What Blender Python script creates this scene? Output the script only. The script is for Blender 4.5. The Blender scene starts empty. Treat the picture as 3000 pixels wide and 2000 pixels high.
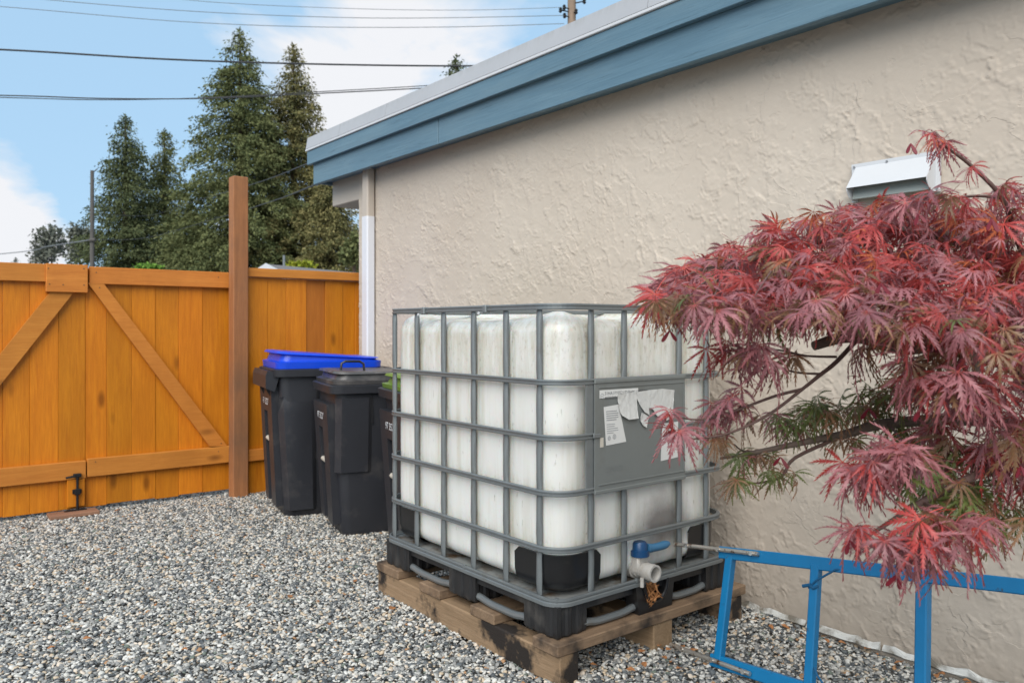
import bpy, bmesh, math, random
import numpy as np
from mathutils import Vector, Matrix, Euler

R = math.radians
random.seed(7)
rng = np.random.default_rng(11)
SC = bpy.context.scene
COL = SC.collection

# ------------------------------------------------------------------ camera
# photo: horizon at v=960 of 2000, focal 2346 px of 3000, wall recedes 38.5 deg left of the optical axis
FPX, YAW, V0, H = 2346.0, R(38.5), 960.0, 1.26
SN, CS = math.sin(YAW), math.cos(YAW)
cam = bpy.data.cameras.new('camera')
cam.sensor_width = 36.0
cam.lens = FPX / 3000 * 36
cam.shift_y = -(1000 - V0) / 3000
cam.clip_start = 0.05
cam.clip_end = 2000
cam.dof.use_dof = True
cam.dof.focus_distance = 2.6
cam.dof.aperture_fstop = 5.6
camo = bpy.data.objects.new('camera', cam)
COL.objects.link(camo)
camo.location = (0, 0, H)
camo.rotation_euler = (R(90), 0, -YAW)
SC.camera = camo

# ------------------------------------------------------------------ world and sun
SUN_EL, SUN_AZ = R(41), R(232)        # azimuth measured from +Y clockwise
world = bpy.data.worlds.new('World')
SC.world = world
world.use_nodes = True
wn, wl = world.node_tree.nodes, world.node_tree.links
wn.clear()


def wnode(t, **kw):
    n = wn.new(t)
    for k, v in kw.items():
        setattr(n, k, v)
    return n


wout = wnode('ShaderNodeOutputWorld')
wbg = wnode('ShaderNodeBackground')
wbg.inputs['Strength'].default_value = 0.10
sky = wnode('ShaderNodeTexSky', sky_type='NISHITA', sun_disc=False)
sky.sun_elevation = SUN_EL
sky.sun_rotation = SUN_AZ
sky.air_density = 1.0
sky.dust_density = 0.6
sky.ozone_density = 1.6
tc = wnode('ShaderNodeTexCoord')
sep = wnode('ShaderNodeSeparateXYZ')
wl.new(tc.outputs['Generated'], sep.inputs[0])
# cloud layer: directions projected on a flat layer overhead
zc = wnode('ShaderNodeMath', operation='MAXIMUM'); zc.inputs[1].default_value = 0.0
wl.new(sep.outputs['Z'], zc.inputs[0])
za = wnode('ShaderNodeMath', operation='ADD'); za.inputs[1].default_value = 0.22
wl.new(zc.outputs[0], za.inputs[0])
dv = wnode('ShaderNodeVectorMath', operation='DIVIDE')
wl.new(tc.outputs['Generated'], dv.inputs[0])
cmb = wnode('ShaderNodeCombineXYZ')
for i in range(2):
    wl.new(za.outputs[0], cmb.inputs[i])
cmb.inputs[2].default_value = 1.0
wl.new(cmb.outputs[0], dv.inputs[1])
mpw = wnode('ShaderNodeMapping')
mpw.inputs['Location'].default_value = (3.1, 1.7, 0.0)
wl.new(dv.outputs[0], mpw.inputs[0])
nz = wnode('ShaderNodeTexNoise')
nz.inputs['Scale'].default_value = 2.4
nz.inputs['Detail'].default_value = 9
nz.inputs['Roughness'].default_value = 0.56
nz.inputs['Distortion'].default_value = 0.25
wl.new(mpw.outputs[0], nz.inputs['Vector'])


def pdir(u, v):
    d = Vector((SN + (u - 1500) / FPX * CS, CS - (u - 1500) / FPX * SN, (V0 - v) / FPX))
    return d.normalized()


# cloud banks seen in the photograph (where each bank stands in the sky)
acc = nz.outputs['Fac']
for (u, v, cosw, amt) in ((0, 700, 0.9935, .20), (-420, 680, 0.972, .20), (1150, 270, 0.985, .15), (900, 80, .986, .15),
                          (420, 250, .968, -.17), (60, 60, .975, -.10), (330, 560, .994, -.16)):
    dt = wnode('ShaderNodeVectorMath', operation='DOT_PRODUCT')
    wl.new(tc.outputs['Generated'], dt.inputs[0])
    dt.inputs[1].default_value = pdir(u, v)
    mr = wnode('ShaderNodeMapRange', interpolation_type='SMOOTHSTEP')
    mr.inputs['From Min'].default_value = cosw
    mr.inputs['From Max'].default_value = 1.0
    mr.inputs['To Min'].default_value = 0
    mr.inputs['To Max'].default_value = amt
    wl.new(dt.outputs['Value'], mr.inputs['Value'])
    ad = wnode('ShaderNodeMath', operation='ADD')
    wl.new(acc, ad.inputs[0]); wl.new(mr.outputs[0], ad.inputs[1])
    acc = ad.outputs[0]
cr = wnode('ShaderNodeValToRGB')
cr.color_ramp.elements[0].position = 0.47; cr.color_ramp.elements[0].color = (0, 0, 0, 1)
cr.color_ramp.elements[1].position = 0.67; cr.color_ramp.elements[1].color = (1, 1, 1, 1)
wl.new(acc, cr.inputs[0])
# thin veil over the blue so that it is pale
veil = wnode('ShaderNodeMixRGB'); veil.inputs[0].default_value = 0.85
veil.inputs[2].default_value = (3.1, 4.8, 6.5, 1)
wl.new(sky.outputs[0], veil.inputs[1])
mx = wnode('ShaderNodeMixRGB')
wl.new(cr.outputs[0], mx.inputs[0])
wl.new(veil.outputs[0], mx.inputs[1])
mx.inputs[2].default_value = (6.1, 6.2, 6.45, 1)
wl.new(mx.outputs[0], wbg.inputs['Color'])
wl.new(wbg.outputs[0], wout.inputs[0])

sun = bpy.data.lights.new('sun', 'SUN')
sun.energy = 2.75
sun.angle = R(55)
sun.color = (1.0, 0.95, 0.88)
suno = bpy.data.objects.new('sun', sun)
COL.objects.link(suno)
sdir = Vector((math.sin(SUN_AZ) * math.cos(SUN_EL), math.cos(SUN_AZ) * math.cos(SUN_EL), math.sin(SUN_EL)))
suno.rotation_euler = (-sdir).to_track_quat('-Z', 'Y').to_euler()
suno.location = (-3, -3, 8)

SC.view_settings.view_transform = 'Standard'
SC.view_settings.look = 'None'
SC.view_settings.exposure = 0.55
SC.view_settings.gamma = 1.0
SC.view_settings.use_curve_mapping = False
SC.cycles.use_denoising = True
SC.cycles.max_bounces = 8
SC.cycles.transparent_max_bounces = 8


# ------------------------------------------------------------------ pixel helpers (a pixel is only a direction)
def ray(u, v):
    r = (u - 1500) / FPX
    return Vector((SN + r * CS, CS - r * SN, (V0 - v) / FPX))


CAM = Vector((0, 0, H))


def atx(u, v, X):
    d = ray(u, v); return CAM + d * (X / d.x)


def aty(u, v, Y):
    d = ray(u, v); return CAM + d * (Y / d.y)


def atz(u, v, Z):
    d = ray(u, v); return CAM + d * ((Z - H) / d.z)


def atd(u, v, D):
    return CAM + ray(u, v) * D


# ------------------------------------------------------------------ mesh builder
class MB:
    def __init__(s):
        s.v, s.f = [], []

    def add(s, verts, faces):
        b = len(s.v)
        s.v += [tuple(p) for p in verts]
        s.f += [tuple(i + b for i in f) for f in faces]
        return s

    def box(s, a, b, M=None, bev=0.0):
        x0, y0, z0 = a; x1, y1, z1 = b
        if bev > 0:
            bm = bmesh.new()
            bmesh.ops.create_cube(bm, size=1)
            for v in bm.verts:
                v.co = Vector(((v.co.x + .5) * (x1 - x0) + x0, (v.co.y + .5) * (y1 - y0) + y0, (v.co.z + .5) * (z1 - z0) + z0))
            bmesh.ops.bevel(bm, geom=bm.edges[:], offset=bev, segments=1, affect='EDGES', profile=.5)
            bm.verts.index_update()
            vs = [v.co.copy() for v in bm.verts]
            fs = [[v.index for v in f.verts] for f in bm.faces]
            bm.free()
        else:
            vs = [Vector(p) for p in ((x0, y0, z0), (x1, y0, z0), (x1, y1, z0), (x0, y1, z0), (x0, y0, z1), (x1, y0, z1), (x1, y1, z1), (x0, y1, z1))]
            fs = [(0, 3, 2, 1), (4, 5, 6, 7), (0, 1, 5, 4), (1, 2, 6, 5), (2, 3, 7, 6), (3, 0, 4, 7)]
        if M is not None:
            vs = [M @ v for v in vs]
        return s.add(vs, fs)

    def tube(s, pts, r, n=8, caps=True, closed=False, prof=None, up=None):
        """sweep a circle (or prof: list of (side, up) pairs) along pts; r may be a list"""
        pts = [Vector(p) for p in pts]
        m = len(pts)
        rr = r if isinstance(r, (list, tuple)) else [r] * m
        if prof is None:
            prof = [(math.cos(2 * math.pi * k / n), math.sin(2 * math.pi * k / n)) for k in range(n)]
        n = len(prof)
        rings = []
        ref = Vector(up) if up is not None else None
        prev = None
        for i, p in enumerate(pts):
            a = pts[(i - 1) % m] if (closed or i > 0) else p
            b = pts[(i + 1) % m] if (closed or i < m - 1) else p
            t = (b - a).normalized()
            if ref is not None:
                sd = t.cross(ref).normalized(); u_ = sd.cross(t).normalized()
            else:
                if prev is None:
                    w = Vector((0, 0, 1)) if abs(t.z) < .9 else Vector((1, 0, 0))
                else:
                    w = prev
                sd = t.cross(w).normalized(); u_ = sd.cross(t).normalized(); prev = u_
            rings.append([p + (sd * c[0] + u_ * c[1]) * rr[i] for c in prof])
        vs = [q for rg in rings for q in rg]
        fs = []
        mm = m if closed else m - 1
        for i in range(mm):
            j = (i + 1) % m
            for k in range(n):
                l = (k + 1) % n
                fs.append((i * n + k, i * n + l, j * n + l, j * n + k))
        if caps and not closed:
            fs.append(tuple(range(n - 1, -1, -1)))
            fs.append(tuple((m - 1) * n + k for k in range(n)))
        return s.add(vs, fs)

    def prism(s, poly, a, b, M=None):
        """poly in (p,q) extruded: vertex = (p, a..b, q) before M"""
        n = len(poly)
        vs = [Vector((p, a, q)) for p, q in poly] + [Vector((p, b, q)) for p, q in poly]
        fs = [tuple(range(n)), tuple(range(2 * n - 1, n - 1, -1))]
        for i in range(n):
            j = (i + 1) % n
            fs.append((i, i + n, j + n, j))
        if M is not None:
            vs = [M @ v for v in vs]
        return s.add(vs, fs)

    def loft(s, rings, caps=True):
        n = len(rings[0])
        vs = [p for r_ in rings for p in r_]
        fs = []
        for i in range(len(rings) - 1):
            for k in range(n):
                l = (k + 1) % n
                fs.append((i * n + k, i * n + l, (i + 1) * n + l, (i + 1) * n + k))
        if caps:
            fs.append(tuple(range(n - 1, -1, -1)))
            fs.append(tuple((len(rings) - 1) * n + k for k in range(n)))
        return s.add(vs, fs)


def rootloc(o):
    while o is not None and o.parent is not None:
        o = o.parent
    return o.location if o is not None else Vector((0, 0, 0))


def mesh_from(name, verts, faces, mat, smooth=False, auto=None):
    me = bpy.data.meshes.new(name)
    me.from_pydata([tuple(v) for v in verts], [], faces)
    me.update()
    bm = bmesh.new(); bm.from_mesh(me)
    bmesh.ops.recalc_face_normals(bm, faces=bm.faces)
    bm.to_mesh(me); bm.free()
    if mat is not None:
        me.materials.append(mat)
    if smooth:
        me.polygons.foreach_set('use_smooth', [True] * len(me.polygons))
        if auto:
            me.set_sharp_from_angle(angle=R(auto))
    return me


def part(name, mb, mat, parent=None, smooth=False, auto=35, local=False, kind=None, label=None):
    """one mesh object; vertices are given in world space unless local"""
    off = Vector((0, 0, 0)) if local else rootloc(parent)
    vs = [(p[0] - off[0], p[1] - off[1], p[2] - off[2]) for p in mb.v]
    me = mesh_from(name, vs, mb.f, mat, smooth, auto)
    o = bpy.data.objects.new(name, me)
    COL.objects.link(o)
    o.parent = parent
    if kind:
        o['kind'] = kind
    if label:
        o['label'] = label
    return o


def tag(o, label, cat, group=None):
    o['label'] = label; o['category'] = cat
    if group:
        o['group'] = group
    return o


def thing(name, label, cat, loc=(0, 0, 0), rotz=0.0, group=None):
    o = bpy.data.objects.new(name, None)
    COL.objects.link(o)
    o.empty_display_size = .1
    o.location = loc
    o.rotation_euler = (0, 0, rotz)
    return tag(o, label, cat, group)


def solo(name, mb, mat, label, cat, group=None, smooth=False, auto=35, loc=None):
    """a thing that is one mesh, its origin at loc"""
    loc = Vector(loc) if loc is not None else Vector(mb.v[0])
    vs = [(p[0] - loc[0], p[1] - loc[1], p[2] - loc[2]) for p in mb.v]
    o = bpy.data.objects.new(name, mesh_from(name, vs, mb.f, mat, smooth, auto))
    COL.objects.link(o)
    o.location = loc
    return tag(o, label, cat, group)


def struct(name, mb, mat, **kw):
    o = part(name, mb, mat, **kw)
    o['kind'] = 'structure'
    return o


# ------------------------------------------------------------------ materials
class Mat:
    def __init__(s, name):
        s.m = bpy.data.materials.new(name)
        s.m.use_nodes = True
        s.n, s.l = s.m.node_tree.nodes, s.m.node_tree.links
        s.b = s.n['Principled BSDF']
        s.out = s.n['Material Output']

    def node(s, t, **kw):
        n = s.n.new(t)
        for k, v in kw.items():
            setattr(n, k, v)
        return n

    def set(s, **kw):
        for k, v in kw.items():
            k = k.replace('_', ' ')
            s.b.inputs[k].default_value = v if not isinstance(v, tuple) else (*v, 1)
        return s

    def coords(s, scale=(1, 1, 1), rot=(0, 0, 0), rnd=0.0):
        t = s.node('ShaderNodeTexCoord')
        out = t.outputs['Object']
        if rnd:
            oi = s.node('ShaderNodeObjectInfo')
            ml = s.node('ShaderNodeMath', operation='MULTIPLY'); ml.inputs[1].default_value = rnd
            s.l.new(oi.outputs['Random'], ml.inputs[0])
            va = s.node('ShaderNodeVectorMath', operation='ADD')
            s.l.new(out, va.inputs[0]); s.l.new(ml.outputs[0], va.inputs[1])
            out = va.outputs[0]
        mp = s.node('ShaderNodeMapping')
        mp.inputs['Scale'].default_value = scale
        mp.inputs['Rotation'].default_value = rot
        s.l.new(out, mp.inputs[0])
        return mp.outputs[0]

    def noise(s, vec, scale=5, detail=4, rough=.5, dist=0.0):
        n = s.node('ShaderNodeTexNoise')
        n.inputs['Scale'].default_value = scale
        n.inputs['Detail'].default_value = detail
        n.inputs['Roughness'].default_value = rough
        n.inputs['Distortion'].default_value = dist
        if vec is not None:
            s.l.new(vec, n.inputs['Vector'])
        return n.outputs['Fac']

    def ramp(s, fac, stops, const=False):
        r_ = s.node('ShaderNodeValToRGB')
        e = r_.color_ramp.elements
        if const:
            r_.color_ramp.interpolation = 'CONSTANT'
        while len(e) < len(stops):
            e.new(.5)
        for i, (p, c) in enumerate(stops):
            e[i].position = p
            e[i].color = (*c, 1) if isinstance(c, tuple) else (c, c, c, 1)
        s.l.new(fac, r_.inputs[0])
        return r_.outputs[0]

    def mix(s, fac, a, b, mode='MIX'):
        m = s.node('ShaderNodeMixRGB', blend_type=mode)
        for i, x in enumerate((fac, a, b)):
            if isinstance(x, (int, float)):
                m.inputs[i].default_value = x if i == 0 else (x, x, x, 1)
            elif isinstance(x, tuple):
                m.inputs[i].default_value = (*x, 1)
            else:
                s.l.new(x, m.inputs[i])
        return m.outputs[0]

    def math(s, op, a, b=None):
        m = s.node('ShaderNodeMath', operation=op)
        for i, x in enumerate((a, b)):
            if x is None:
                continue
            if isinstance(x, (int, float)):
                m.inputs[i].default_value = x
            else:
                s.l.new(x, m.inputs[i])
        return m.outputs[0]

    def color(s, c):
        s.l.new(c, s.b.inputs['Base Color']); return s

    def bump(s, h, strength=.3, dist=.01):
        b = s.node('ShaderNodeBump')
        b.inputs['Strength'].default_value = strength
        b.inputs['Distance'].default_value = dist
        s.l.new(h, b.inputs['Height'])
        s.l.new(b.outputs[0], s.b.inputs['Normal'])
        return s

    def rough(s, f):
        s.l.new(f, s.b.inputs['Roughness']); return s


def wood(name, dark, light, axis='z', rough=.6, knots=.5, rot=(0, 0, 0), vary=.25, stain=None, bump=.25, spec=.3):
    M = Mat(name)
    sc = {'x': (.55, 9, 9), 'y': (9, .55, 9), 'z': (9, 9, .55)}[axis]
    co = M.coords(sc, rot, rnd=37.0)
    g = M.noise(co, 3.2, 7, .62, .8)
    fine = M.noise(co, 14, 5, .7, .2)
    c = M.ramp(g, [(.28, dark), (.72, light)])
    c = M.mix(.35, c, M.ramp(fine, [(.3, tuple(x * .75 for x in dark)), (.7, tuple(min(1, x * 1.1) for x in light))]))
    # knots
    kco = M.coords(tuple({'x': (2.2, 5.5, 5.5), 'y': (5.5, 2.2, 5.5), 'z': (5.5, 5.5, 2.2)}[axis]), rot, rnd=53.0)
    vo = M.node('ShaderNodeTexVoronoi'); vo.inputs['Scale'].default_value = 1.0
    M.l.new(kco, vo.inputs['Vector'])
    kn = M.ramp(vo.outputs['Distance'], [(.06, min(1, knots * 1.5)), (.17, 0.0)])
    big = M.noise(M.coords((2.2, 2.2, .9), rnd=71), 1.6, 4, .6)
    c = M.mix(M.ramp(big, [(.35, .30), (.65, 0.0)]), c, tuple(x * .66 for x in dark))
    c = M.mix(kn, c, tuple(x * .42 for x in dark))
    if stain:
        st = M.noise(M.coords((1, 1, 1), rnd=11), stain[1], 5, .6)
        c = M.mix(M.ramp(st, [(stain[2], 0.0), (stain[3], 1.0)]), c, stain[0])
    oi = M.node('ShaderNodeObjectInfo')
    hv = M.node('ShaderNodeHueSaturation')
    M.l.new(c, hv.inputs['Color'])
    vr = M.math('MULTIPLY_ADD', oi.outputs['Random'], vary)
    vr.node.inputs[2].default_value = 1 - vary / 2
    M.l.new(vr, hv.inputs['Value'])
    hh = M.math('MULTIPLY_ADD', oi.outputs['Random'], -.006)
    hh.node.inputs[2].default_value = .503
    M.l.new(hh, hv.inputs['Hue'])
    M.color(hv.outputs[0])
    M.set(Roughness=rough, Specular_IOR_Level=spec)
    M.bump(fine, bump, .004)
    return M.m


def plain(name, col, rough=.5, metal=0.0, vary=.12, scale=8, bump=0.0, spec=.5, dirt=None):
    M = Mat(name)
    co = M.coords()
    n = M.noise(co, scale, 5, .6)
    c = M.mix(n, tuple(x * (1 - vary) for x in col), tuple(min(1, x * (1 + vary)) for x in col))
    if dirt:
        n2 = M.noise(co, dirt[1], 6, .65)
        c = M.mix(M.ramp(n2, [(dirt[2], 0.0), (dirt[3], 1.0)]), c, dirt[0])
    M.color(c)
    M.set(Roughness=rough, Metallic=metal, Specular_IOR_Level=spec)
    if bump:
        M.bump(M.noise(co, scale * 12, 4, .6), bump, .003)
    return M.m


def stucco_mat():
    M = Mat('stucco')
    co = M.coords()
    n = M.noise(co, 1.1, 4, .5)
    c = M.ramp(n, [(.3, (.500, .428, .352)), (.7, (.55, .482, .405))])
    # cooler, pinker paint patch further along, dusty low band
    c = M.mix(M.math('MULTIPLY', M.noise(co, 45, 4, .6), .18), c, (.36, .31, .27))
    st = M.noise(M.coords((1, 6, .7)), 2.2, 5, .6)
    c = M.mix(M.ramp(st, [(.6, 0.0), (.85, .22)]), c, (.33, .29, .25))
    M.color(c)
    M.set(Roughness=.85, Specular_IOR_Level=.25)
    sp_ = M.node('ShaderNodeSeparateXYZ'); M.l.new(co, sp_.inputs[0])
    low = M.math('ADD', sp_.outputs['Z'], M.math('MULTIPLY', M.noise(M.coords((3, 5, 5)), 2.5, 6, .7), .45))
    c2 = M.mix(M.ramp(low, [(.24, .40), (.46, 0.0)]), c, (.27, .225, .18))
    grit = M.noise(co, 260, 3, .7)
    c2 = M.mix(M.ramp(grit, [(.28, .14), (.46, 0.0)]), c2, (.36, .305, .255))
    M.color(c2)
    rid = None
    for (sc_n, th, off) in ((2.4, .51, 0.0), (3.6, .54, 4.0)):
        mp_n = M.node('ShaderNodeMapping'); mp_n.inputs['Location'].default_value = (off, off * 1.7, off * .6)
        M.l.new(co, mp_n.inputs[0])
        nn = M.noise(mp_n.outputs[0], sc_n, 7, .52, .4)
        stp = M.ramp(nn, [(th, 0.0), (th + .008, 1.0), (th + .10, .15)])
        stp = M.mix(1.0, stp, M.ramp(M.noise(mp_n.outputs[0], 1.7 + sc_n * .3, 3, .5), [(.42, 0.0), (.58, 1.0)]), 'MULTIPLY')
        rid = stp if rid is None else M.mix(1.0, rid, stp, 'ADD')
    hgt = M.mix(.10, rid, M.noise(co, 170, 5, .7))
    M.bump(hgt, .42, .0042)
    return M.m


STUCCO = stucco_mat()
BLUE = None


def fascia_mat():
    M = Mat('fascia_paint')
    co = M.coords((9, .5, 12))
    g = M.noise(co, 3.5, 6, .6, 1.2)
    c = M.ramp(g, [(.25, (.078, .150, .205)), (.75, (.115, .205, .265))])
    wz_ = M.noise(M.coords((3, .8, 4)), 1.6, 6, .65)
    c = M.mix(M.ramp(wz_, [(.42, 0.0), (.75, .55)]), c, (.16, .245, .29))
    dk = M.noise(M.coords((20, 1.4, 24)), 2.0, 5, .7)
    c = M.mix(M.ramp(dk, [(.60, 0.0), (.72, .6)]), c, (.04, .075, .095))
    M.color(c)
    M.set(Roughness=.5)
    w = M.node('ShaderNodeTexWave'); w.inputs['Scale'].default_value = 1.2
    w.inputs['Distortion'].default_value = 9; w.inputs['Detail'].default_value = 3
    M.l.new(M.coords((8, .6, 14)), w.inputs['Vector'])
    M.bump(M.mix(.5, g, w.outputs['Fac']), .35, .004)
    return M.m


def flashing_mat():
    M = Mat('flashing_metal')
    co = M.coords()
    c = M.mix(M.noise(co, 3, 4), (.38, .38, .39), (.45, .45, .46))
    streak = M.noise(M.coords((1, 14, 1.5)), 2.0, 5, .65)
    sp = M.node('ShaderNodeSeparateXYZ'); M.l.new(M.coords(), sp.inputs[0])
    hz = M.node('ShaderNodeMapRange'); hz.inputs['From Min'].default_value = 2.84; hz.inputs['From Max'].default_value = 2.97
    M.l.new(sp.outputs['Z'], hz.inputs['Value'])
    f = M.math('MULTIPLY', M.ramp(streak, [(.42, 0.0), (.75, 1.0)]), hz.outputs[0])
    c = M.mix(M.math('MULTIPLY', f, .7), c, (.17, .16, .10))
    M.color(c); M.set(Roughness=.45, Metallic=.15)
    return M.m


FASCIA = fascia_mat()
FLASH = flashing_mat()
WHITE_METAL = plain('white_painted_metal', (.56, .57, .585), .4, .0, .05, 5)
CEDAR_V = wood('cedar_board', (.49, .140, .008), (.70, .250, .014), 'z', .42, .55, vary=.24)
CEDAR_H = wood('cedar_rail', (.49, .160, .024), (.66, .255, .045), 'x', .6, .6, vary=.12)
CEDAR_D1 = wood('cedar_brace_one', (.49, .160, .022), (.64, .245, .042), 'x', .6, .4, rot=(0, R(-53), 0), vary=.1)
CEDAR_D2 = wood('cedar_brace_two', (.49, .160, .022), (.64, .245, .042), 'x', .6, .4, rot=(0, R(47), 0), vary=.1)
POST_W = wood('post_timber', (.25, .105, .042), (.42, .185, .070), 'z', .7, .3, vary=.1, stain=((.15, .085, .05), 1.3, .5, .8))
PALLET_X = wood('pallet_plank', (.14, .09, .055), (.27, .185, .115), 'x', .75, .4, vary=.3, stain=((.028, .022, .018), 3.0, .50, .62), bump=.5)
PALLET_Y = wood('pallet_stringer', (.20, .13, .072), (.36, .245, .15), 'y', .75, .5, vary=.25, stain=((.024, .019, .016), 4.2, .49, .57), bump=.5)
REDWOOD = wood('ground_board', (.20, .10, .06), (.33, .18, .11), 'x', .8, .3, vary=.1)
TRUNK = wood('bark', (.05, .035, .025), (.12, .085, .06), 'z', .9, .2, vary=.1, bump=.7)
POLE_W = wood('pole_timber', (.20, .14, .10), (.36, .27, .20), 'z', .85, .2, vary=.1)
POLE_DARK = wood('pole_timber_dark', (.07, .065, .06), (.14, .13, .12), 'z', .85, .2, vary=.1)
STEEL = plain('galvanised_steel', (.195, .212, .216), .42, .45, .14, 20, .1, dirt=((.16, .15, .13), 9, .6, .8))
STEEL_SHEET = plain('galvanised_sheet', (.185, .20, .195), .5, .25, .08, 6, dirt=((.13, .13, .115), 3, .55, .8))
PAN = plain('pan_sheet', (.30, .31, .30), .5, .4, .1, 10, dirt=((.10, .06, .03), 12, .48, .66))
BLACK_P = plain('black_plastic', (.018, .018, .019), .45, 0, .3, 14, .1, dirt=((.075, .068, .06), 7, .52, .78))
BLACK_SHINY = plain('black_plastic_shiny', (.012, .012, .013), .28, 0, .2, 14, dirt=((.04, .037, .033), 8, .55, .8))
BIN_P = plain('bin_plastic', (.024, .025, .030), .42, 0, .15, 6, .05, dirt=((.075, .07, .068), 5, .55, .85))
BIN_DARK = plain('bin_plastic_deep', (.010, .010, .012), .5, 0, .1, 6)
LID_BLUE = plain('blue_lid_plastic', (.006, .06, .60), .32, 0, .08, 4)
LID_GREEN = plain('green_lid_plastic', (.13, .22, .032), .4, 0, .1, 4)
LID_GREY = plain('charcoal_lid_plastic', (.055, .053, .054), .36, 0, .2, 9, dirt=((.17, .155, .145), 6, .5, .8))
BAR_BEIGE = plain('pale_bar', (.52, .48, .41), .5)
PRINT_W = plain('white_print', (.78, .79, .80), .6)
PRINT_G = plain('grey_print', (.23, .24, .25), .6)
PRINT_K = plain('dark_print', (.05, .05, .06), .6)
PAPER = plain('paper', (.62, .62, .60), .7, 0, .06, 14, .25)
PAPER_TORN = plain('torn_paper', (.52, .52, .50), .75, 0, .14, 16, .35, dirt=((.33, .31, .28), 14, .55, .8))
BLUE_PAINT = plain('blue_paint', (.0015, .165, .37), .42, 0, .16, 9, .06, dirt=((.03, .055, .085), 26, .62, .72))
RUSTY = plain('worn_steel_pin', (.62, .58, .52), .28, .8, .15, 30, dirt=((.16, .075, .03), 38, .54, .66))
BLACK_M = plain('black_iron', (.012, .012, .013), .45, .2)
VALVE_BLUE = plain('blue_valve_plastic', (.004, .045, .13), .38, 0, .12, 20)
VALVE_BLUE_PALE = plain('faded_blue_plastic', (.035, .13, .24), .45, 0, .15, 20)
VALVE_WHITE = plain('valve_plastic', (.42, .40, .37), .45, 0, .08, 20, dirt=((.30, .26, .21), 20, .55, .8))
BEIGE_PAINT = plain('beige_paint', (.47, .41, .345), .6, 0, .06, 5)
SPOUT_WHITE = plain('spout_white', (.64, .65, .68), .45, 0, .03, 5)
DRY = plain('dry_litter', (.40, .18, .065), .8, 0, .5, 40)
ROPE = plain('blue_rope', (.006, .09, .20), .8)


def tank_mat():
    M = Mat('tank_plastic')
    co = M.coords()
    base = M.mix(M.noise(co, 4, 4), (.63, .63, .60), (.73, .725, .69))
    # algae streaks running down the bottle
    st = M.noise(M.coords((26, 26, 1.6)), 1.0, 6, .68, .3)
    patch = M.noise(M.coords((3.0, 3.0, 1.2)), 1.5, 4, .55)
    f = M.math('MULTIPLY', M.ramp(st, [(.45, 0.0), (.72, 1.0)]), M.ramp(patch, [(.38, 0.05), (.68, 1.0)]))
    base = M.mix(M.math('MULTIPLY', f, .55), base, (.37, .33, .19))
    spk = M.noise(M.coords((70, 70, 16)), 1.0, 3, .6)
    f2 = M.math('MULTIPLY', M.ramp(spk, [(.66, 0.0), (.74, 1.0)]), .55)
    base = M.mix(f2, base, (.22, .20, .15))
    # algae and dust behind the bars and on the ledges, bar shade painted in
    gat = M.node('ShaderNodeAttribute', attribute_name='grime_shade')
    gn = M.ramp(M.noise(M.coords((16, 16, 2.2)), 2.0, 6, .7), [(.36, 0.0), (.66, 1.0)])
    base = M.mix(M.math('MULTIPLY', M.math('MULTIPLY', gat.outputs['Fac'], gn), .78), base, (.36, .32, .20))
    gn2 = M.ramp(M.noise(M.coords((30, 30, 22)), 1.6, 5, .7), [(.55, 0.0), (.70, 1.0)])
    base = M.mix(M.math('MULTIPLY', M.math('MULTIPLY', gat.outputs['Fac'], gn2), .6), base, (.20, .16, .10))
    # soot patch above the tap
    vd = M.node('ShaderNodeVectorMath', operation='DISTANCE')
    M.l.new(M.coords((1.0, 1, 1.25)), vd.inputs[0])
    M.dist = vd
    rs = M.math('ADD', vd.outputs['Value'], M.math('MULTIPLY', M.noise(co, 14, 5, .7), .09))
    sf = M.ramp(rs, [(.11, .85), (.235, 0.0)])
    base = M.mix(sf, base, (.12, .105, .10))
    M.color(base)
    M.set(Roughness=.30, Specular_IOR_Level=.5, Subsurface_Weight=.25, Subsurface_Scale=.03)
    M.bump(M.noise(co, 9, 3), .25, .006)
    return M


TANKM = tank_mat()


# ------------------------------------------------------------------ noise in numpy
def perlin(x, y, seed=0):
    r_ = np.random.default_rng(seed)
    p = r_.permutation(512)
    ang = r_.random(512) * 2 * np.pi
    gx, gy = np.cos(ang), np.sin(ang)
    xi, yi = np.floor(x).astype(int), np.floor(y).astype(int)
    xf, yf = x - xi, y - yi

    def g(ix, iy, dx, dy):
        h = p[(p[ix & 511] + iy) & 511]
        return gx[h] * dx + gy[h] * dy
    u = xf * xf * xf * (xf * (xf * 6 - 15) + 10)
    v = yf * yf * yf * (yf * (yf * 6 - 15) + 10)
    a = g(xi, yi, xf, yf); b = g(xi + 1, yi, xf - 1, yf)
    c = g(xi, yi + 1, xf, yf - 1); d = g(xi + 1, yi + 1, xf - 1, yf - 1)
    return (a + u * (b - a)) + v * ((c + u * (d - c)) - (a + u * (b - a)))


def fbm(x, y, seed, oct=4, gain=.5):
    t = 0; a = 1.0
    for k in range(oct):
        t = t + a * perlin(x * 2 ** k + 17.3 * k, y * 2 ** k + 9.1 * k, seed + k)
        a *= gain
    return t


# ================================================================== the setting: ground
W = 3.10            # the stucco wall's plane x
GROUND = Mat('gravel_bed')
_co = GROUND.coords()
GROUND.color(GROUND.ramp(GROUND.noise(_co, 60, 5, .7), [(.3, (.09, .088, .082)), (.5, (.19, .18, .165)), (.75, (.34, .33, .30))]))
GROUND.set(Roughness=.9)
gmb = MB()
gmb.add([(-600, -600, -.045), (600, -600, -.045), (600, 900, -.045), (-600, 900, -.045)], [(0, 1, 2, 3)])
struct('ground', gmb, GROUND.m)


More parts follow.
